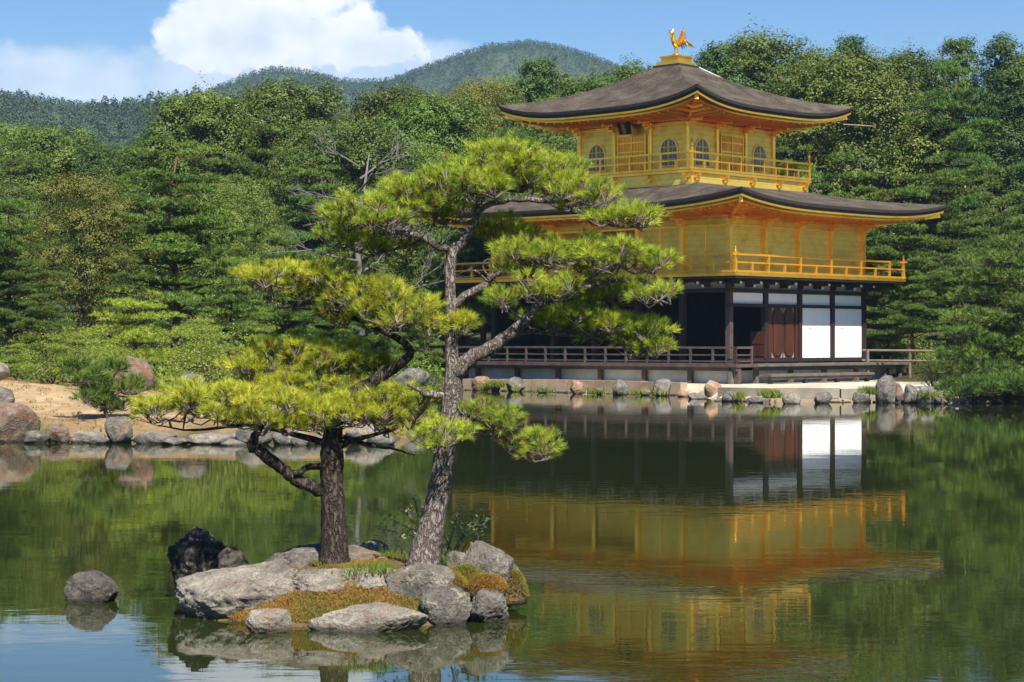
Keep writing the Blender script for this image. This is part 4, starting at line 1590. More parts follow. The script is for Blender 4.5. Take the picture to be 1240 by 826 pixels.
# left bank
G = 'rocks along the left bank'
for k, (x0, x1, yt, yb, Y, m, lab, dp) in enumerate([
        (-28, 18, 464, 492, 39.5, 'rock_grey', 'grey rock at the left edge behind the large reddish boulder', .8),
        (-30, 47, 487, 536, 37.6, 'rock_red', 'large reddish boulder at the far left of the bank', .7),
        (56, 86, 514, 538, 37.3, 'rock_red', 'small reddish brown rock right of the large reddish boulder', .9),
        (86, 128, 522, 538, 37.3, 'rock_pale', 'flat pale stone left of the squared upright stone', .7),
        (127, 161, 505, 537, 37.2, 'rock_grey', 'squared upright grey stone at the water edge of the bank', .8),
        (158, 214, 523, 539, 37.0, 'rock_shore', 'low stone between the upright stone and the lowest pine branch', .6),
        (228, 292, 525, 541, 36.8, 'rock_pale', 'long flat slab at the water edge behind the left pine branch', .5),
        (286, 332, 512, 541, 36.7, 'rock_shore', 'pale angular stone right of the long flat slab', .8),
        (330, 384, 520, 541, 36.7, 'rock_shore', 'broad grey stone left of the dark pine trunk', .7),
        (416, 466, 514, 541, 36.8, 'rock_pale', 'pale stone right of the dark pine trunk at the bank end', .8),
        (376, 422, 524, 541, 36.7, 'rock_shore', 'low stone hidden behind the dark pine trunk', .7),
        (138, 186, 431, 470, 45, 'rock_red', 'brown pointed boulder up on the sandy bank', .8),
        (212, 250, 452, 474, 45, 'rock_grey', 'grey flat-topped rock on the bank behind the pine foliage', .8),
        (-14, 12, 438, 458, 49, 'rock_pale', 'small pale rock under the trees at the far left', .8),
        (108, 132, 528, 540, 36.9, 'rock_shore', 'small low stone at the water just left of the upright stone', .8),
        (196, 232, 530, 541, 36.6, 'rock_grey', 'dark low stone left of the long flat slab', .8),
        (28, 60, 522, 539, 37.1, 'rock_shore', 'pale low stone touching the large reddish boulder', .8),
        (352, 376, 528, 543, 36.3, 'rock_grey', 'small dark stone under the broad grey stone', .8),
        (440, 478, 526, 543, 36.6, 'rock_shore', 'last low grey stone at the end of the left bank', .8),
        (268, 300, 532, 543, 36.3, 'rock_shore', 'small stone in the water under the right end of the flat slab', .8),
        (476, 520, 446, 472, 56, 'rock_shore', 'pointed rock on the shore between the two pine trunks', .8)]):
    rock('shore_rock', lab, x0, x1, yt, yb, Y, m, 60 + k, dp, .25, 4, G, .09, (0, -.2) if k in (1, 4, 6) else None)
# pavilion shore
G = 'stones along the pavilion shore'
stones = [(571, 593, 456, 474, 76.2, 'rock_tan'), (613, 636, 457, 475, 74.8, 'rock_shore'), (690, 708, 461, 476, 71.9, 'rock_tan'), (742, 761, 460, 478, 70.6, 'rock_shore'), (791, 813, 459, 481, 69.4, 'rock_shore'),
          (853, 875, 461, 482, 66.5, 'rock_tan'), (833, 856, 476, 486, 65.4, 'rock_grey'), (874, 893, 474, 488, 62.6, 'rock_shore'), (947, 970, 476, 491, 60.4, 'rock_pale'), (986, 1008, 475, 490, 60.9, 'rock_shore'),
          (1032, 1054, 473, 489, 61.4, 'rock_grey'), (1060, 1086, 455, 489, 61.3, 'rock_shore'), (1082, 1096, 464, 488, 61.6, 'rock_red'), (1094, 1113, 466, 490, 61, 'rock_shore'), (1110, 1134, 468, 490, 60.6, 'rock_shore'), (1130, 1150, 474, 491, 60.4, 'rock_grey'),
          (650, 664, 466, 475, 73.2, 'rock_shore'), (720, 732, 470, 477, 71.2, 'rock_grey'), (775, 788, 472, 480, 69.8, 'rock_shore'), (595, 606, 466, 474, 75.6, 'rock_grey'), (820, 834, 473, 482, 68, 'rock_tan'), (905, 925, 480, 489, 61.4, 'rock_grey')]
stones.sort()
for k, (x0, x1, yt, yb, Y, m) in enumerate(stones):
    kind = {'rock_tan': 'orange-tan', 'rock_shore': 'grey', 'rock_pale': 'pale', 'rock_grey': 'dark grey', 'rock_red': 'reddish'}[m]
    size = 'tall' if yb - yt > 28 else ('small' if yb - yt < 13 else 'rounded')
    rock('shore_rock', f'{size} {kind} stone, {ordinal(k + 1)} from the left along the pavilion shore', x0, x1, yt, yb, Y, m, 90 + k, .9, .3, 4, G, .09)


# stone edging of the pavilion terrace
def curb(name, label, mat, pts, z0, z1, th):
    b = MB()
    for (x0, y0), (x1, y1) in zip(pts[:-1], pts[1:]):
        d = Vector((x1 - x0, y1 - y0, 0))
        n = max(1, round(d.length / 1.6))
        for i in range(n):
            a, c = i / n + .004, (i + 1) / n - .004
            jit = .015 * math.sin(i * 5.1 + x0)
            b.beam(Vector((x0, y0, (z0 + z1) / 2 + jit)) + d * a, Vector((x0, y0, (z0 + z1) / 2 + jit)) + d * c, th + jit, z1 - z0)
    return tag(b.build(name, M[mat]), label, 'curb')


curb('stone_curb', 'long tan stone curb below the veranda railing', 'curb', [(-1.75, 77.55), (2.1, 73.75), (5.9, 70.0)], -.25, .44, .36)
curb('stone_curb', 'grey stone edge of the sandy terrace in front of the white panels', 'curb_grey', [(6.55, 64.0), (8.05, 62.65), (10.0, 62.45), (11.5, 62.6)], .10, .40, .4)
curb('stone_curb', 'lower tan ledge at the water line of the sandy terrace', 'curb', [(6.5, 63.55), (8.0, 62.25), (10.0, 62.05), (11.5, 62.2)], -.3, .085, .5)

# rail fence right of the pavilion
fc = thing('rail_fence', 'low wooden rail fence running behind the bushes right of the pavilion', 'fence', (15.9, 77.5, .72))
part('rail', 'bamboo', lambda b: b.tube([(-2.6, .2, .78), (0, 0, .76), (2.4, -.2, .76)], [.04, .045, .04], 8), fc)
part('rail', 'bamboo', lambda b: b.tube([(-2.6, .2, .40), (0, 0, .38), (2.4, -.2, .38)], [.035, .04, .035], 8), fc)
for x in (-2.4, -.8, .8, 2.3):
    part('post', 'bamboo', lambda b: b.tube([(x, .1, -.4), (x, .1, .82)], [.06, .055], 8), fc)

# ------------------------------------------------------------------ pines with pads of needles placed one by one


def px_path(pts, Y, dy=None, k=.74):
    n = len(pts)
    out, rad = [], []
    for i, p in enumerate(pts):
        yy = Y + (dy[0] + (dy[1] - dy[0]) * i / (n - 1) if dy else 0)
        out.append(at(p[0], p[1], yy))
        rad.append(p[2] * k / F * yy)
    return out, rad


def smooth_path(P, Rr, k=4):
    """Catmull-Rom through the points"""
    out, rad = [], []
    n = len(P)
    for i in range(n - 1):
        p0, p1, p2, p3 = P[max(i - 1, 0)], P[i], P[i + 1], P[min(i + 2, n - 1)]
        for j in range(k):
            t = j / k
            out.append(.5 * ((2 * p1) + (p2 - p0) * t + (2 * p0 - 5 * p1 + 4 * p2 - p3) * t * t + (3 * p1 - p0 - 3 * p2 + p3) * t ** 3))
            rad.append(Rr[i] + (Rr[i + 1] - Rr[i]) * t)
    out.append(P[-1])
    rad.append(Rr[-1])
    return out, rad


def pad_tree(name, label, Y, base, trunk, limbs, pads, bark, needles, seed, clump_d=118, tufts=12, nn=38, ln=.058, wd=.0026, cr=.085, group=None, sides=14):
    rng = np.random.default_rng(seed)
    rr = random.Random(seed)
    org = at(base[0], base[1], Y)
    root = thing(name, label, 'tree', org, 0, group)
    pts, rad = smooth_path(*px_path(trunk, Y), 5)
    mb = MB()
    mb.tube([p - org for p in pts], rad, sides, True, .07, rr)
    mb.build('trunk', M[bark], root, True)
    anchors = [(p - org, r) for p, r in zip(pts, rad)][len(pts) // 3:]
    for lm, dy in limbs:
        pts, rad = smooth_path(*px_path(lm, Y, dy), 4)
        mb = MB()
        wob = [Vector((rr.uniform(-1, 1), rr.uniform(-1, 1), rr.uniform(-1, 1))) * (r * .35) for r in rad]
        wob[0] = Vector((0, 0, 0))
        mb.tube([p - org + w_ for p, w_ in zip(pts, wob)], rad, max(6, sides - 4), True, .10, rr)
        mb.build('branch', M[bark], root, True)
        anchors += [(p - org, r) for p, r in zip(pts, rad)]
    for px, py, hw, hh, dY, dark in pads:
        yy = Y + dY
        c = at(px, py, yy) - org
        ex, ez = hw * 1.13 / F * yy, hh * 1.05 / F * yy
        ey = min(.46, max(.16, ex * .75)) * (Y / 13.9 if Y > 20 else 1)
        n = max(4, int(clump_d * math.pi * ex * ez * (1 + ey * 1.2) * (13.9 / Y) ** (1.6 if Y > 20 else 0)))
        B, A, T = [], [], []
        tw = MB()
        near = sorted(anchors, key=lambda q: (q[0] - Vector(c)).length)[:3]
        hub = near[0][0]
        up = Vector(c) + Vector((0, 0, -ez * .35))
        tw.tube([hub, hub.lerp(up, .5) + Vector((0, 0, -.02)), up], [max(.004, min(.014, near[0][1] * .6)), .010, .007], 6)
        for i in range(n):
            d = rand_dirs(rng, 1)[0]
            r = rng.uniform(.25, 1) ** .5
            off = d * r * np.array([ex, ey, ez])
            off[2] = off[2] * .75 + ez * .12
            cc = np.array(c) + off
            k = rng.poisson(tufts) + 3
            dd = rand_dirs(rng, k)
            dd[:, 2] = np.abs(dd[:, 2]) * .9 - .2
            rad_c = cr * rng.uniform(.5, 1.05, (k, 1)) * rng.uniform(.75, 1.2)
            b = cc + dd * rad_c * np.array([1.25, 1.25, .75])
            ax = unit(dd * .95 + np.array([0, 0, .5]) + rng.normal(0, .22, (k, 3)))
            B.append(b)
            A.append(ax)
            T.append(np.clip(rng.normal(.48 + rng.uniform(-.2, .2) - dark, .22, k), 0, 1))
            cv_ = Vector(cc) + Vector((0, 0, -.045))
            mid = up.lerp(cv_, .55) + Vector((rr.uniform(-.03, .03), rr.uniform(-.03, .03), -.03))
            tw.tube([up.lerp(cv_, rr.uniform(0, .25)), mid, cv_], [.0065, .005, .004], 5, False)
            for q in b[:9]:
                tw.tube([cv_, Vector(q)], [.0032, .0022], 3, False)
        B, A, T = np.concatenate(B), np.concatenate(A), np.concatenate(T)
        V = needle_tris(B, A, nn, ln, wd, rng, (.15, 1.0), .6)
        f = np_mesh('foliage_pad', V, 3, M[needles], root, np.where(np.repeat(T, nn) < .02, 0, np.clip(np.repeat(T, nn) + rng.normal(0, .06, len(T) * nn), .11, 1)))
        tw.build('twigs', M['twig'], f)
    return root


# right-hand, taller pine of the island
pad_tree('pine_tree', 'tall island pine with grey forked trunk leaning over the pond', 13.8, (515, 676),
         [(512, 690, 30), (516, 668, 25), (524, 632, 20), (532, 592, 18), (538, 550, 16.5), (545, 500, 15.5), (549, 462, 14.5), (547, 430, 11), (546, 380, 9.5), (545, 332, 8.8), (547, 306, 9)],
         [([(547, 308, 8.5), (562, 290, 8), (575, 268, 7), (580, 250, 6), (586, 226, 4), (600, 200, 2.5)], (0, .05)),
          ([(578, 258, 5.5), (600, 246, 5), (640, 242, 4.5), (690, 251, 3.2), (740, 274, 2), (786, 274, 1.2)], (0, -.15)),
          ([(545, 305, 7), (520, 293, 6), (495, 283, 5), (465, 284, 3.2), (430, 296, 2), (404, 302, 1)], (0, -.1)),
          ([(515, 291, 4), (490, 300, 3), (462, 306, 2), (440, 316, 1)], (0, .1)),
          ([(545, 374, 7.5), (570, 356, 6.8), (592, 342, 6), (603, 331, 5), (622, 322, 3.5), (652, 318, 2)], (0, .12)),
          ([(601, 342, 1.6), (588, 331, 1.3), (585, 320, 1.2), (593, 315, 1.1), (598, 327, 1)], (0, -.05)),
          ([(590, 342, 2), (578, 330, 1.6), (567, 328, 1.2)], (.05, 0)),
          ([(551, 452, 13.5), (570, 436, 12), (600, 418, 11), (625, 398, 9.5), (645, 376, 8.5), (665, 361, 6.5), (700, 351, 4.5), (750, 341, 3), (802, 352, 1.8)], (0, -.2)),
          ([(652, 370, 6), (668, 350, 5), (673, 330, 4), (692, 308, 2.5)], (-.1, 0)),
          ([(700, 351, 3.5), (725, 330, 2.5), (760, 315, 1.5)], (-.1, -.2)),
          ([(610, 411, 5.5), (640, 403, 4.2), (680, 406, 3), (730, 411, 2.2), (782, 420, 1.2)], (0, .15)),
          ([(541, 480, 7), (522, 479, 5.5), (505, 472, 3.5), (494, 466, 2)], (0, -.1)),
          ([(552, 497, 5.5), (575, 506, 4.2), (600, 522, 3), (640, 546, 2), (668, 556, 1.2)], (0, .2)),
          ([(538, 545, 4), (530, 535, 3), (522, 530, 2)], (0, -.2))],
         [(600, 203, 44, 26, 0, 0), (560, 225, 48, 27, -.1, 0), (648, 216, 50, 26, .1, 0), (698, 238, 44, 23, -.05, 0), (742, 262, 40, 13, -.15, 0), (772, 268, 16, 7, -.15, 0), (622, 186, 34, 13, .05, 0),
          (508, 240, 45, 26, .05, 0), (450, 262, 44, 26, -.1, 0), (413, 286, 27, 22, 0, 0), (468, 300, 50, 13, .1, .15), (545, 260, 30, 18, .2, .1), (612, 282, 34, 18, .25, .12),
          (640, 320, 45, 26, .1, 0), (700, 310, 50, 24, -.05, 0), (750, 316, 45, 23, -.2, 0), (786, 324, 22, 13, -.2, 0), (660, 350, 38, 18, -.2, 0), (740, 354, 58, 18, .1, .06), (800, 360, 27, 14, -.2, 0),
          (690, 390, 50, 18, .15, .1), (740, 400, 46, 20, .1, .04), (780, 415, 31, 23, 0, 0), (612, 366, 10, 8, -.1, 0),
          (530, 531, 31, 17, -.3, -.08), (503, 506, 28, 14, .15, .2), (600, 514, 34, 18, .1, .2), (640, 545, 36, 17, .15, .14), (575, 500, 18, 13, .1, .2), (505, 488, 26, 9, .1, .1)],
         'bark_pale', 'needle_b', 41, group='pines on the little island')
# left-hand, lower pine of the island
pad_tree('pine_tree', 'low spreading island pine with dark leaning trunk and yellow-green needle pads', 13.95, (405, 668),
         [(405, 684, 27), (405, 664, 23), (404, 630, 20), (402, 590, 19), (402, 560, 19), (402, 540, 18), (405, 515, 15), (411, 494, 13), (432, 474, 10), (460, 458, 9), (485, 441, 8), (497, 428, 7), (488, 415, 6), (465, 402, 5), (430, 387, 4), (385, 376, 3), (335, 372, 1.5)],
         [([(392, 594, 12), (365, 584, 11), (345, 571, 10), (325, 554, 10), (308, 542, 9), (309, 528, 7), (315, 510, 5), (298, 496, 3), (262, 500, 2)], (0, -.15)),
          ([(392, 567, 6), (375, 566, 5.5), (355, 576, 5)], (0, -.08)),
          ([(402, 545, 8), (370, 530, 5), (300, 516, 3.2), (235, 522, 2), (192, 516, 1)], (0, .1)),
          ([(408, 540, 7), (440, 530, 4), (482, 520, 2)], (0, -.1)),
          ([(415, 530, 4), (450, 540, 3), (478, 545, 2), (502, 552, 1)], (0, .1)),
          ([(430, 387, 3), (400, 365, 2), (360, 350, 1.2)], (0, .1)),
          ([(465, 402, 3.2), (500, 392, 2.4), (545, 396, 1.4)], (0, -.1)),
          ([(420, 485, 6), (390, 460, 4), (350, 448, 2.5), (310, 452, 1.4)], (0, .15))],
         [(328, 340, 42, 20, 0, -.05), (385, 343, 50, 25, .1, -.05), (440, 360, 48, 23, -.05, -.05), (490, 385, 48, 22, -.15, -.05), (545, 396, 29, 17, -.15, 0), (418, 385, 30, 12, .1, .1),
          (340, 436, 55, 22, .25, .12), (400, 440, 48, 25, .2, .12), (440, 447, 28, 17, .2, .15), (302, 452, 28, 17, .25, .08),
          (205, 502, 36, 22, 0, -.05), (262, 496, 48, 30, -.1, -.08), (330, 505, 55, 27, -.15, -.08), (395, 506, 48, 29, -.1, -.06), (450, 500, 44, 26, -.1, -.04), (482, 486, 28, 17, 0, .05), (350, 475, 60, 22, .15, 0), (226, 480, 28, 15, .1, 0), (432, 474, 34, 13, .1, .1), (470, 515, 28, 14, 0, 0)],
         'bark_dark', 'needle_a', 42, group='pines on the little island')
# small pine on the sandy bank and the creeping pine on the right bank
pad_tree('pine_tree', 'small dark green pine leaning over the sandy left bank', 39.5, (128, 506),
         [(130, 512, 4), (128, 500, 3.6), (122, 488, 3), (112, 474, 2.4), (104, 462, 1.6)],
         [([(124, 492, 2.4), (138, 480, 2), (152, 472, 1.2)], (0, -.1)), ([(118, 482, 2.2), (132, 462, 1.6), (142, 452, 1)], (0, .2))],
         [(103, 458, 18, 14, 0, 0), (96, 446, 8, 5, 0, 0), (140, 450, 14, 7, .2, 0), (148, 470, 20, 8, -.1, 0), (110, 486, 22, 9, -.1, 0), (132, 494, 20, 9, .1, 0), (120, 472, 14, 8, .1, 0)],
         'bark_far', 'needle_far', 43, 130, 12, 22, .15, .011, .16, sides=8)
pad_tree('pine_tree', 'bright layered pine at the right edge with low boughs over the shore', 64, (1232, 476),
         [(1234, 480, 5), (1230, 450, 4.5), (1236, 410, 4), (1228, 370, 3.4), (1234, 330, 2.6), (1226, 300, 1.5)],
         [([(1231, 440, 2.6), (1205, 434, 2), (1172, 436, 1)], (0, -.8)), ([(1235, 405, 2.6), (1205, 396, 2), (1176, 402, 1)], (0, -.6)), ([(1229, 372, 2.4), (1200, 366, 1.6), (1180, 372, 1)], (0, .5)),
          ([(1236, 420, 2.4), (1262, 412, 1.8), (1300, 418, 1)], (0, -.5)), ([(1233, 345, 2), (1212, 336, 1.4), (1192, 340, .8)], (0, -.5))],
         [(1222, 300, 24, 8, 0, -.1), (1198, 318, 24, 7, -.3, -.1), (1236, 322, 26, 8, .3, -.05), (1205, 340, 30, 8, -.4, -.1), (1245, 350, 30, 9, 0, -.05), (1190, 362, 28, 8, .4, -.05), (1225, 372, 30, 9, -.5, -.1),
          (1262, 380, 30, 9, .2, -.05), (1185, 390, 30, 8, -.6, -.1), (1220, 400, 32, 9, .3, 0), (1172, 406, 20, 7, -.5, -.05), (1255, 410, 32, 9, -.4, -.05), (1200, 420, 34, 9, -.3, 0), (1165, 434, 26, 8, -.8, -.05),
          (1235, 432, 34, 9, -.6, -.05), (1195, 448, 36, 9, -.4, .05), (1280, 440, 34, 9, -.3, 0), (1158, 452, 20, 6, -.8, .05), (1225, 456, 30, 8, -.9, .05), (1182, 462, 30, 6, -.6, .1)],
         'bark_far', 'needle_far', 45, 150, 12, 16, .19, .02, .25, sides=8)
pad_tree('creeping_pine', 'low creeping pine overhanging the water at the right bank', 60.5, (1200, 484),
         [(1215, 489, 4), (1200, 482, 4), (1180, 478, 3), (1158, 478, 2)],
         [([(1200, 482, 3), (1230, 476, 2), (1265, 474, 1)], (0, .2))],
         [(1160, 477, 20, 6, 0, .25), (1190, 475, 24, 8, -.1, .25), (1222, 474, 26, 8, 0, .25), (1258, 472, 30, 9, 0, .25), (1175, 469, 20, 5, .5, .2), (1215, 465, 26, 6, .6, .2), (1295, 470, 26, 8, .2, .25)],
         'bark_far', 'needle_far', 44, 200, 12, 16, .2, .02, .26, sides=8)

# ------------------------------------------------------------------ the island's ground, moss, grass, shrub


def island_z(X, Y):
    cx, cy_ = -1.08, 14.05
    a = (X - cx) / 1.12
    b = (Y - cy_) / np.where(Y < cy_, .86, 1.15)
    r = np.sqrt(a * a + b * b)
    h = .31 * (1 - smooth(.22, .97, r)) + .05 * (1 - smooth(.85, 1.05, r)) - .03
    return h


def island():
    xs = np.arange(-2.4, .25, .03)
    ys = np.arange(13.0, 15.5, .03)
    X, Y = np.meshgrid(xs, ys)
    Z = island_z(X, Y)
    Z = Z + np.array([.035 * noise.noise(Vector((a * 4, b * 4, 0))) + .02 * noise.noise(Vector((a * 11, b * 11, 3))) for a, b in zip(X.ravel(), Y.ravel())]).reshape(X.shape) * (Z > -.02)
    Z = np.where(Z < -.02, -.3, Z)
    ny, nx = X.shape
    idx = np.arange(nx * ny).reshape(ny, nx)
    Fc = np.stack([idx[:-1, :-1], idx[:-1, 1:], idx[1:, 1:], idx[1:, :-1]], -1).reshape(-1, 4)
    me = bpy.data.meshes.new('island_ground')
    me.from_pydata(np.stack([X, Y, Z], -1).reshape(-1, 3).tolist(), [], Fc.tolist())
    me.polygons.foreach_set('use_smooth', [True] * len(me.polygons))
    me.materials.append(M['moss_soil'])
    o = bpy.data.objects.new('island_ground', me)
    COL.objects.link(o)
    tag(o, kind='structure')
    # moss cushions: domes of very short blades
    rng = np.random.default_rng(8)
    domes = [(560, 690, 13.95, .2, .1), (585, 698, 13.85, .16, .1), (615, 693, 14.1, .135, .18), (592, 722, 13.62, .1, .08), (540, 694, 13.75, .14, .1)]
    P, A, T = [], [], []
    core = MB()
    for i, (px, py, Y_, r, hgt) in enumerate(domes):
        c = at(px, py, Y_)
        n = int(90000 * r * r + 300)
        q = np.sqrt(rng.uniform(0, 1, n)) * r
        th = rng.uniform(0, 6.283, n)
        x, y = c.x + q * np.cos(th), Y_ + q * np.sin(th) * .8
        base = c.z - hgt
        lump = np.array([noise.noise(Vector((a * 9, b * 9, i))) for a, b in zip(x, y)])
        z = base + hgt * np.sqrt(np.maximum(0, 1 - (q / r) ** 2)) * (1 + .35 * lump)
        P.append(np.stack([x, y, np.maximum(z, .01)], 1))
        A.append(unit(np.stack([np.cos(th) * q / r, np.sin(th) * q / r, np.full(n, .8)], 1) + rng.normal(0, .4, (n, 3))))
        T.append(np.clip(.5 + .9 * np.array([noise.noise(Vector((a * 5, b * 5, 9))) for a, b in zip(x, y)]) + rng.normal(0, .15, n), 0, 1))
        ring = [(1, 0), (.95, .32), (.75, .66), (.45, .89), (.05, 1)]
        bz = c.z - hgt
        k0 = len(core.V)
        core.tube([(c.x, Y_, bz - .04)] + [(c.x, Y_, bz + hgt * .93 * zz) for rr_, zz in ring], [r * .96] + [r * .96 * rr_ for rr_, zz in ring], 18)
        core.V[k0:] = [(v[0], Y_ + (v[1] - Y_) * .8, v[2]) for v in core.V[k0:]]
    # and a low carpet over the front slope
    n = 52000
    x, y = rng.uniform(-2.15, .05, n), rng.uniform(13.02, 14.5, n)
    z = island_z(x, y)
    nz = np.array([noise.noise(Vector((a * 3.2, b * 3.2, 2))) + .5 * noise.noise(Vector((a * 9, b * 9, 2))) for a, b in zip(x, y)])
    k = (z > .0) & (nz + np.where(y < 13.66, .62, -.05) > rng.normal(0, .08, n))
    x, y, z, nz = x[k], y[k], z[k], nz[k]
    P.append(np.stack([x, y, z + .012 + .02 * np.maximum(0, nz) + .035 * np.array([noise.noise(Vector((a * 4, b * 4, 0))) for a, b in zip(x, y)])], 1))
    A.append(unit(rng.normal(0, .35, (len(x), 3)) + np.array([0, -.2, 1])))
    T.append(np.clip(.5 + 1.0 * np.array([noise.noise(Vector((a * 3.5, b * 3.5, 9))) for a, b in zip(x, y)]) + rng.normal(0, .16, len(x)), 0, 1))
    P, A, T = np.concatenate(P), np.concatenate(A), np.concatenate(T)
    V = needle_tris(P, A, 5, .02, .005, rng, (0, .9), .2)
    tag(np_mesh('moss', V, 3, M['moss'], None, np.repeat(T, 5)), 'orange and green moss cushions growing over the island', 'moss', None, 'stuff')
    tag(core.build('moss_soil', M['moss_soil'], None, True), 'brown mossy soil between the island rocks', 'soil', None, 'stuff')
    # a tuft of grass and weeds
    P = []
    for (px, py, Y_, n, sp) in [(447, 690, 13.7, 130, .09), (470, 672, 14.5, 60, .1), (545, 676, 14.3, 50, .08), (600, 690, 14.2, 40, .06)]:
        c = at(px, py, Y_)
        P.append(np.stack([c.x + rng.normal(0, sp, n), Y_ + rng.normal(0, sp, n), np.full(n, c.z - .03)], 1))
    P = np.concatenate(P)
    V = needle_tris(P, np.tile([0, 0, 1.0], (len(P), 1)), 5, .085, .005, rng, (0, .7), .1)
    tag(np_mesh('grass', V, 3, M['grass'], None, np.repeat(rng.uniform(0, .7, len(P)), 5)), 'tufts of green grass between the island rocks', 'grass', None, 'stuff')


island()


def island_shrub():
    Y = 14.6
    org = at(545, 665, Y)
    t = thing('shrub', 'thin leafy shrub with pale yellow-green leaves behind the tall pine trunk', 'shrub', org)
    rr = random.Random(4)
    rng = np.random.default_rng(4)
    st = MB()
    P = []
    for (x1, y1) in [(470, 628), (492, 612), (510, 608), (560, 612), (580, 622), (594, 628), (572, 640), (500, 640), (456, 640), (555, 632), (585, 632), (525, 640)]:
        q = at(x1, y1, Y + rr.uniform(-.25, .25)) - org
        b = Vector((rr.uniform(-.05, .05), rr.uniform(-.05, .05), -.08))
        m = b.lerp(q, .5) + Vector((0, 0, .05))
        st.tube([b, m, q], [.008, .005, .002], 5)
        for k in range(26):
            f = rr.uniform(.4, 1.05)
            p = b.lerp(m, f * 2) if f < .5 else m.lerp(q, f * 2 - 1)
            P.append([p.x + rr.gauss(0, .035), p.y + rr.gauss(0, .05), p.z + rr.gauss(0, .03)])
    st.tube([at(500, 634, Y) - org, at(494, 622, Y) - org, at(484, 618, Y) - org], [.012, .011, .009], 7)
    st.tube([at(505, 622, Y) - org, at(503, 608, Y) - org, at(500, 603, Y) - org], [.009, .009, .008], 7)
    st.build('stem', M['bark_bare'], t)
    P = np.array(P)
    V = leaf_quads(P, unit(rng.normal(0, .6, P.shape) + np.array([0, -.2, .7])), .042 * rng.uniform(.7, 1.3, len(P)), rng, .5)
    np_mesh('foliage', V, 4, M['shrub'], t, rng.uniform(0, 1, len(P)))


island_shrub()


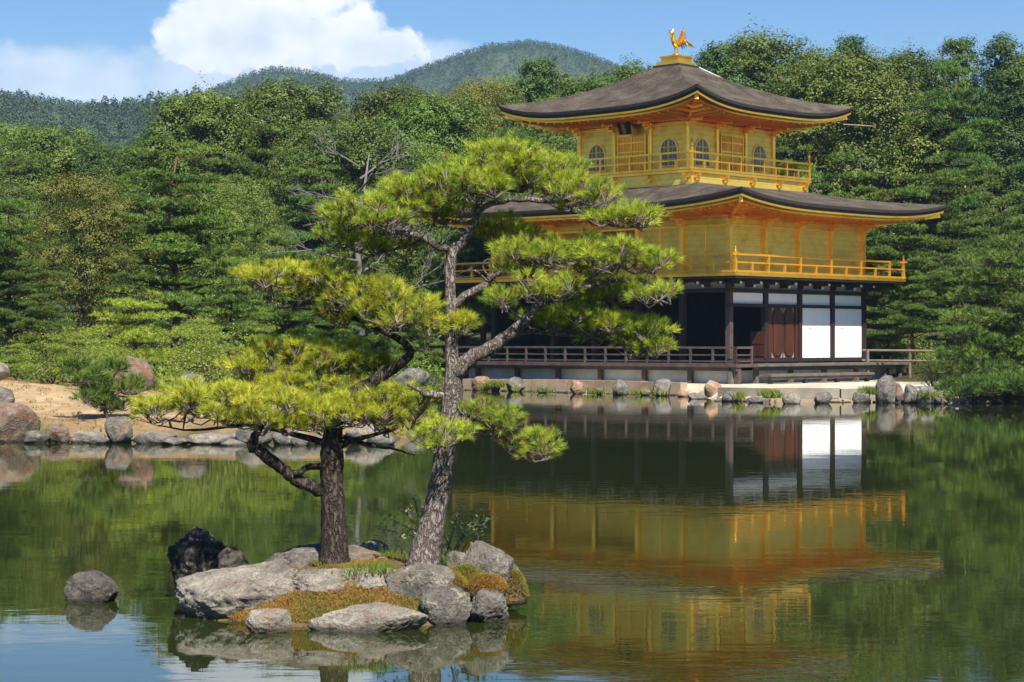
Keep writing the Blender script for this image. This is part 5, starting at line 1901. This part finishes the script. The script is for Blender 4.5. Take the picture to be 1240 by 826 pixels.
def shore_plants():
    """weeds along the stone edging and undergrowth below the trees"""
    rng = np.random.default_rng(21)
    P = []
    for px, py, Y, n, sp in [(600, 466, 75.3, 110, .2), (588, 470, 75.6, 40, .15), (655, 474, 73, 16, .3), (715, 475, 71.1, 26, .2), (775, 477, 69.7, 26, .3), (742, 477, 70.6, 14, .3), (893, 480, 62.5, 50, .12),
                             (932, 478, 61.6, 130, .16), (1052, 474, 61.4, 120, .14), (1125, 478, 60.5, 60, .15), (1140, 480, 60.4, 40, .2), (800, 479, 69, 10, .2), (625, 475, 74.3, 10, .2)]:
        c = at(px, py, Y)
        P.append(np.stack([c.x + rng.normal(0, sp, n), Y + rng.normal(0, .12, n), np.full(n, max(.02, c.z - .12))], 1))
    P = np.concatenate(P)
    V = needle_tris(P, np.tile([0, 0, 1.0], (len(P), 1)), 6, .26, .03, rng, (0, .9), .2)
    tag(np_mesh('shore_grass', V, 3, M['grass'], None, np.repeat(rng.uniform(.2, 1, len(P)), 6)), 'yellow-green weeds growing between the stones of the pavilion shore', 'grass', None, 'stuff')
    # dry grass and pebbles on the left bank
    n = 1500
    X, Y = rng.uniform(-13, -2, n), rng.uniform(36.5, 52, n)
    d = shore_dist(X, Y)
    k = (d > .15) & (rng.uniform(0, 1, n) < np.where(d < 2.2, 1.0, .55))
    X, Y = X[k], Y[k]
    X = np.concatenate([X + rng.normal(0, .06, len(X)) for _ in range(5)])
    Y = np.concatenate([Y + rng.normal(0, .06, len(Y)) for _ in range(5)])
    P = np.stack([X, Y, ground_z(X, Y) - .01], 1)
    V = needle_tris(P, np.tile([0, 0, 1.0], (len(P), 1)), 4, .075, .010, rng, (0, 1.1), .2)
    tag(np_mesh('dry_grass', V, 3, M['dry'], None, np.repeat(rng.uniform(0, 1, len(P)), 4)), 'short dry grass and moss along the sandy left bank', 'grass', None, 'stuff')
    pb = []
    for i in range(420):
        x = rng.uniform(-13, -2.2)
        y0 = np.interp(x, [q[0] for q in SHORE[1:9]], [q[1] for q in SHORE[1:9]])
        pb.append((x, y0 + abs(rng.normal(0, .16)) - .12, rng.uniform(.02, .055)))
    for i in range(260):
        t = rng.uniform(0, 1)
        q = np.array([-1.7, 77.4]) * (1 - t) + np.array([5.9, 69.8]) * t if i % 2 else np.array([6.3, 63.4]) * (1 - t) + np.array([12.5, 61.5]) * t
        pb.append((q[0] + rng.normal(0, .1), q[1] - .35 + rng.normal(0, .12), rng.uniform(.05, .13)))
    D = unit(np.array([(1, 1, 1), (1, 1, -1), (1, -1, 1), (1, -1, -1), (-1, 1, 1), (-1, 1, -1), (-1, -1, 1), (-1, -1, -1)], float))
    pm = MB()
    for x, y, r in pb:
        z = max(-.01, float(ground_z(np.array([x]), np.array([y]))[0]))
        v = D * r * rng.uniform(.6, 1.2, (8, 3)) * np.array([1.3, 1, .8]) + np.array([x, y, z])
        pm.add(v.tolist(), [(0, 4, 6, 2), (1, 3, 7, 5), (0, 2, 3, 1), (4, 5, 7, 6), (0, 1, 5, 4), (2, 6, 7, 3)])
    tag(pm.build('pebbles', M['rock_shore'], None), 'small pebbles and cobbles along the water edge', 'pebbles', None, 'stuff')
    # undergrowth under the woods
    n = 2600
    X = rng.uniform(-26, 34, n)
    Y = rng.uniform(50, 92, n)
    d = shore_dist(X, Y)
    keep = (d > 2.5) & ~((X > -3) & (X < 17) & (Y < 92)) & ~((X < -1) & (Y < 51)) & ~((X > 10) & (Y < 66))
    X, Y = X[keep], Y[keep]
    Z = ground_z(X, Y)
    per = 34
    dd = rand_dirs(rng, len(X) * per)
    dd[:, 2] = np.abs(dd[:, 2])
    s = np.repeat(rng.uniform(.3, .85, len(X)), per)[:, None]
    Pp = np.repeat(np.stack([X, Y, Z], 1), per, 0) + dd * s * np.array([1, 1, .8]) * rng.uniform(.6, 1.05, (len(dd), 1))
    V = leaf_quads(Pp, unit(dd + rng.normal(0, .5, dd.shape)), .17 * rng.uniform(.7, 1.3, len(dd)), rng)
    tag(np_mesh('undergrowth', V, 4, M['broad'], None, np.clip(np.repeat(rng.uniform(0, 1, len(X)), per), 0, 1)), 'dark undergrowth covering the forest floor', 'undergrowth', None, 'stuff')


shore_plants()


def bushes():
    """clipped and wild bushes one can tell apart near the water"""
    rng = np.random.default_rng(31)
    V, T, cs = crown_broad(rng, 1.2, 1.7, 18, .05, 2600, base=.1, clump=(1.2, 1.9))
    me_root = None
    for px, py, Y, s, lab in [(22, 512, 37.9, .35, 'small pale bush between the reddish boulders at the far left'), (50, 520, 37.7, .3, 'dark little bush right of the large reddish boulder'),
                              (1130, 462, 66, .7, 'small bush on the pale path right of the pavilion'),
                              (1140, 440, 75, .6, 'low round bush in front of the rail fence'), (1185, 440, 76, 1.0, 'bush at the right end of the rail fence'), (505, 440, 62, 1.3, 'round bush on the shore between the two pine trunks'), (1100, 418, 84, 1.3, 'tall bush behind the rail fence'),
                              (120, 452, 47, .8, 'low bush left of the brown pointed boulder'), (255, 448, 46, 1.1, 'dark bush behind the grey flat-topped rock'), (60, 452, 50, .8, 'low bush at the top of the sandy bank')]:
        if me_root is None:
            me_root = thing('bush', lab, 'bush')
            np_mesh('foliage', V, 4, M['broad_pale'], me_root, T)
            st = MB()
            for c, r in cs:
                st.tube([(0, 0, -.1), Vector(c) * .95], [.03, .008], 5)
            st.build('stem', M['bark_far'], me_root)
            o = me_root
        else:
            o = copy_thing(me_root)
        X = (px - CX) / F * Y
        o.location = (X, Y, float(ground_z(np.array([X]), np.array([Y]))[0]) - .04)
        o.rotation_euler = (0, 0, px * .37)
        o.scale = (s, s, s)
        tag(o, lab, 'bush', 'bushes near the water')


bushes()

# ------------------------------------------------------------------ the air between
hz = MB()
hz.box((-1600, -120, -2.0), (1600, 1420, 205))
hm = bpy.data.materials.new('haze_air')
hm.use_nodes = True
hn = hm.node_tree
hn.nodes.clear()
pv = hn.nodes.new('ShaderNodeVolumePrincipled')
pv.inputs['Color'].default_value = (.48, .72, 1.0, 1)
pv.inputs['Density'].default_value = .00022
pv.inputs['Anisotropy'].default_value = .2
ho = hn.nodes.new('ShaderNodeOutputMaterial')
hn.links.new(pv.outputs[0], ho.inputs['Volume'])
tag(hz.build('haze', hm), 'thin bluish air over the pond and hills', 'haze', None, 'stuff')
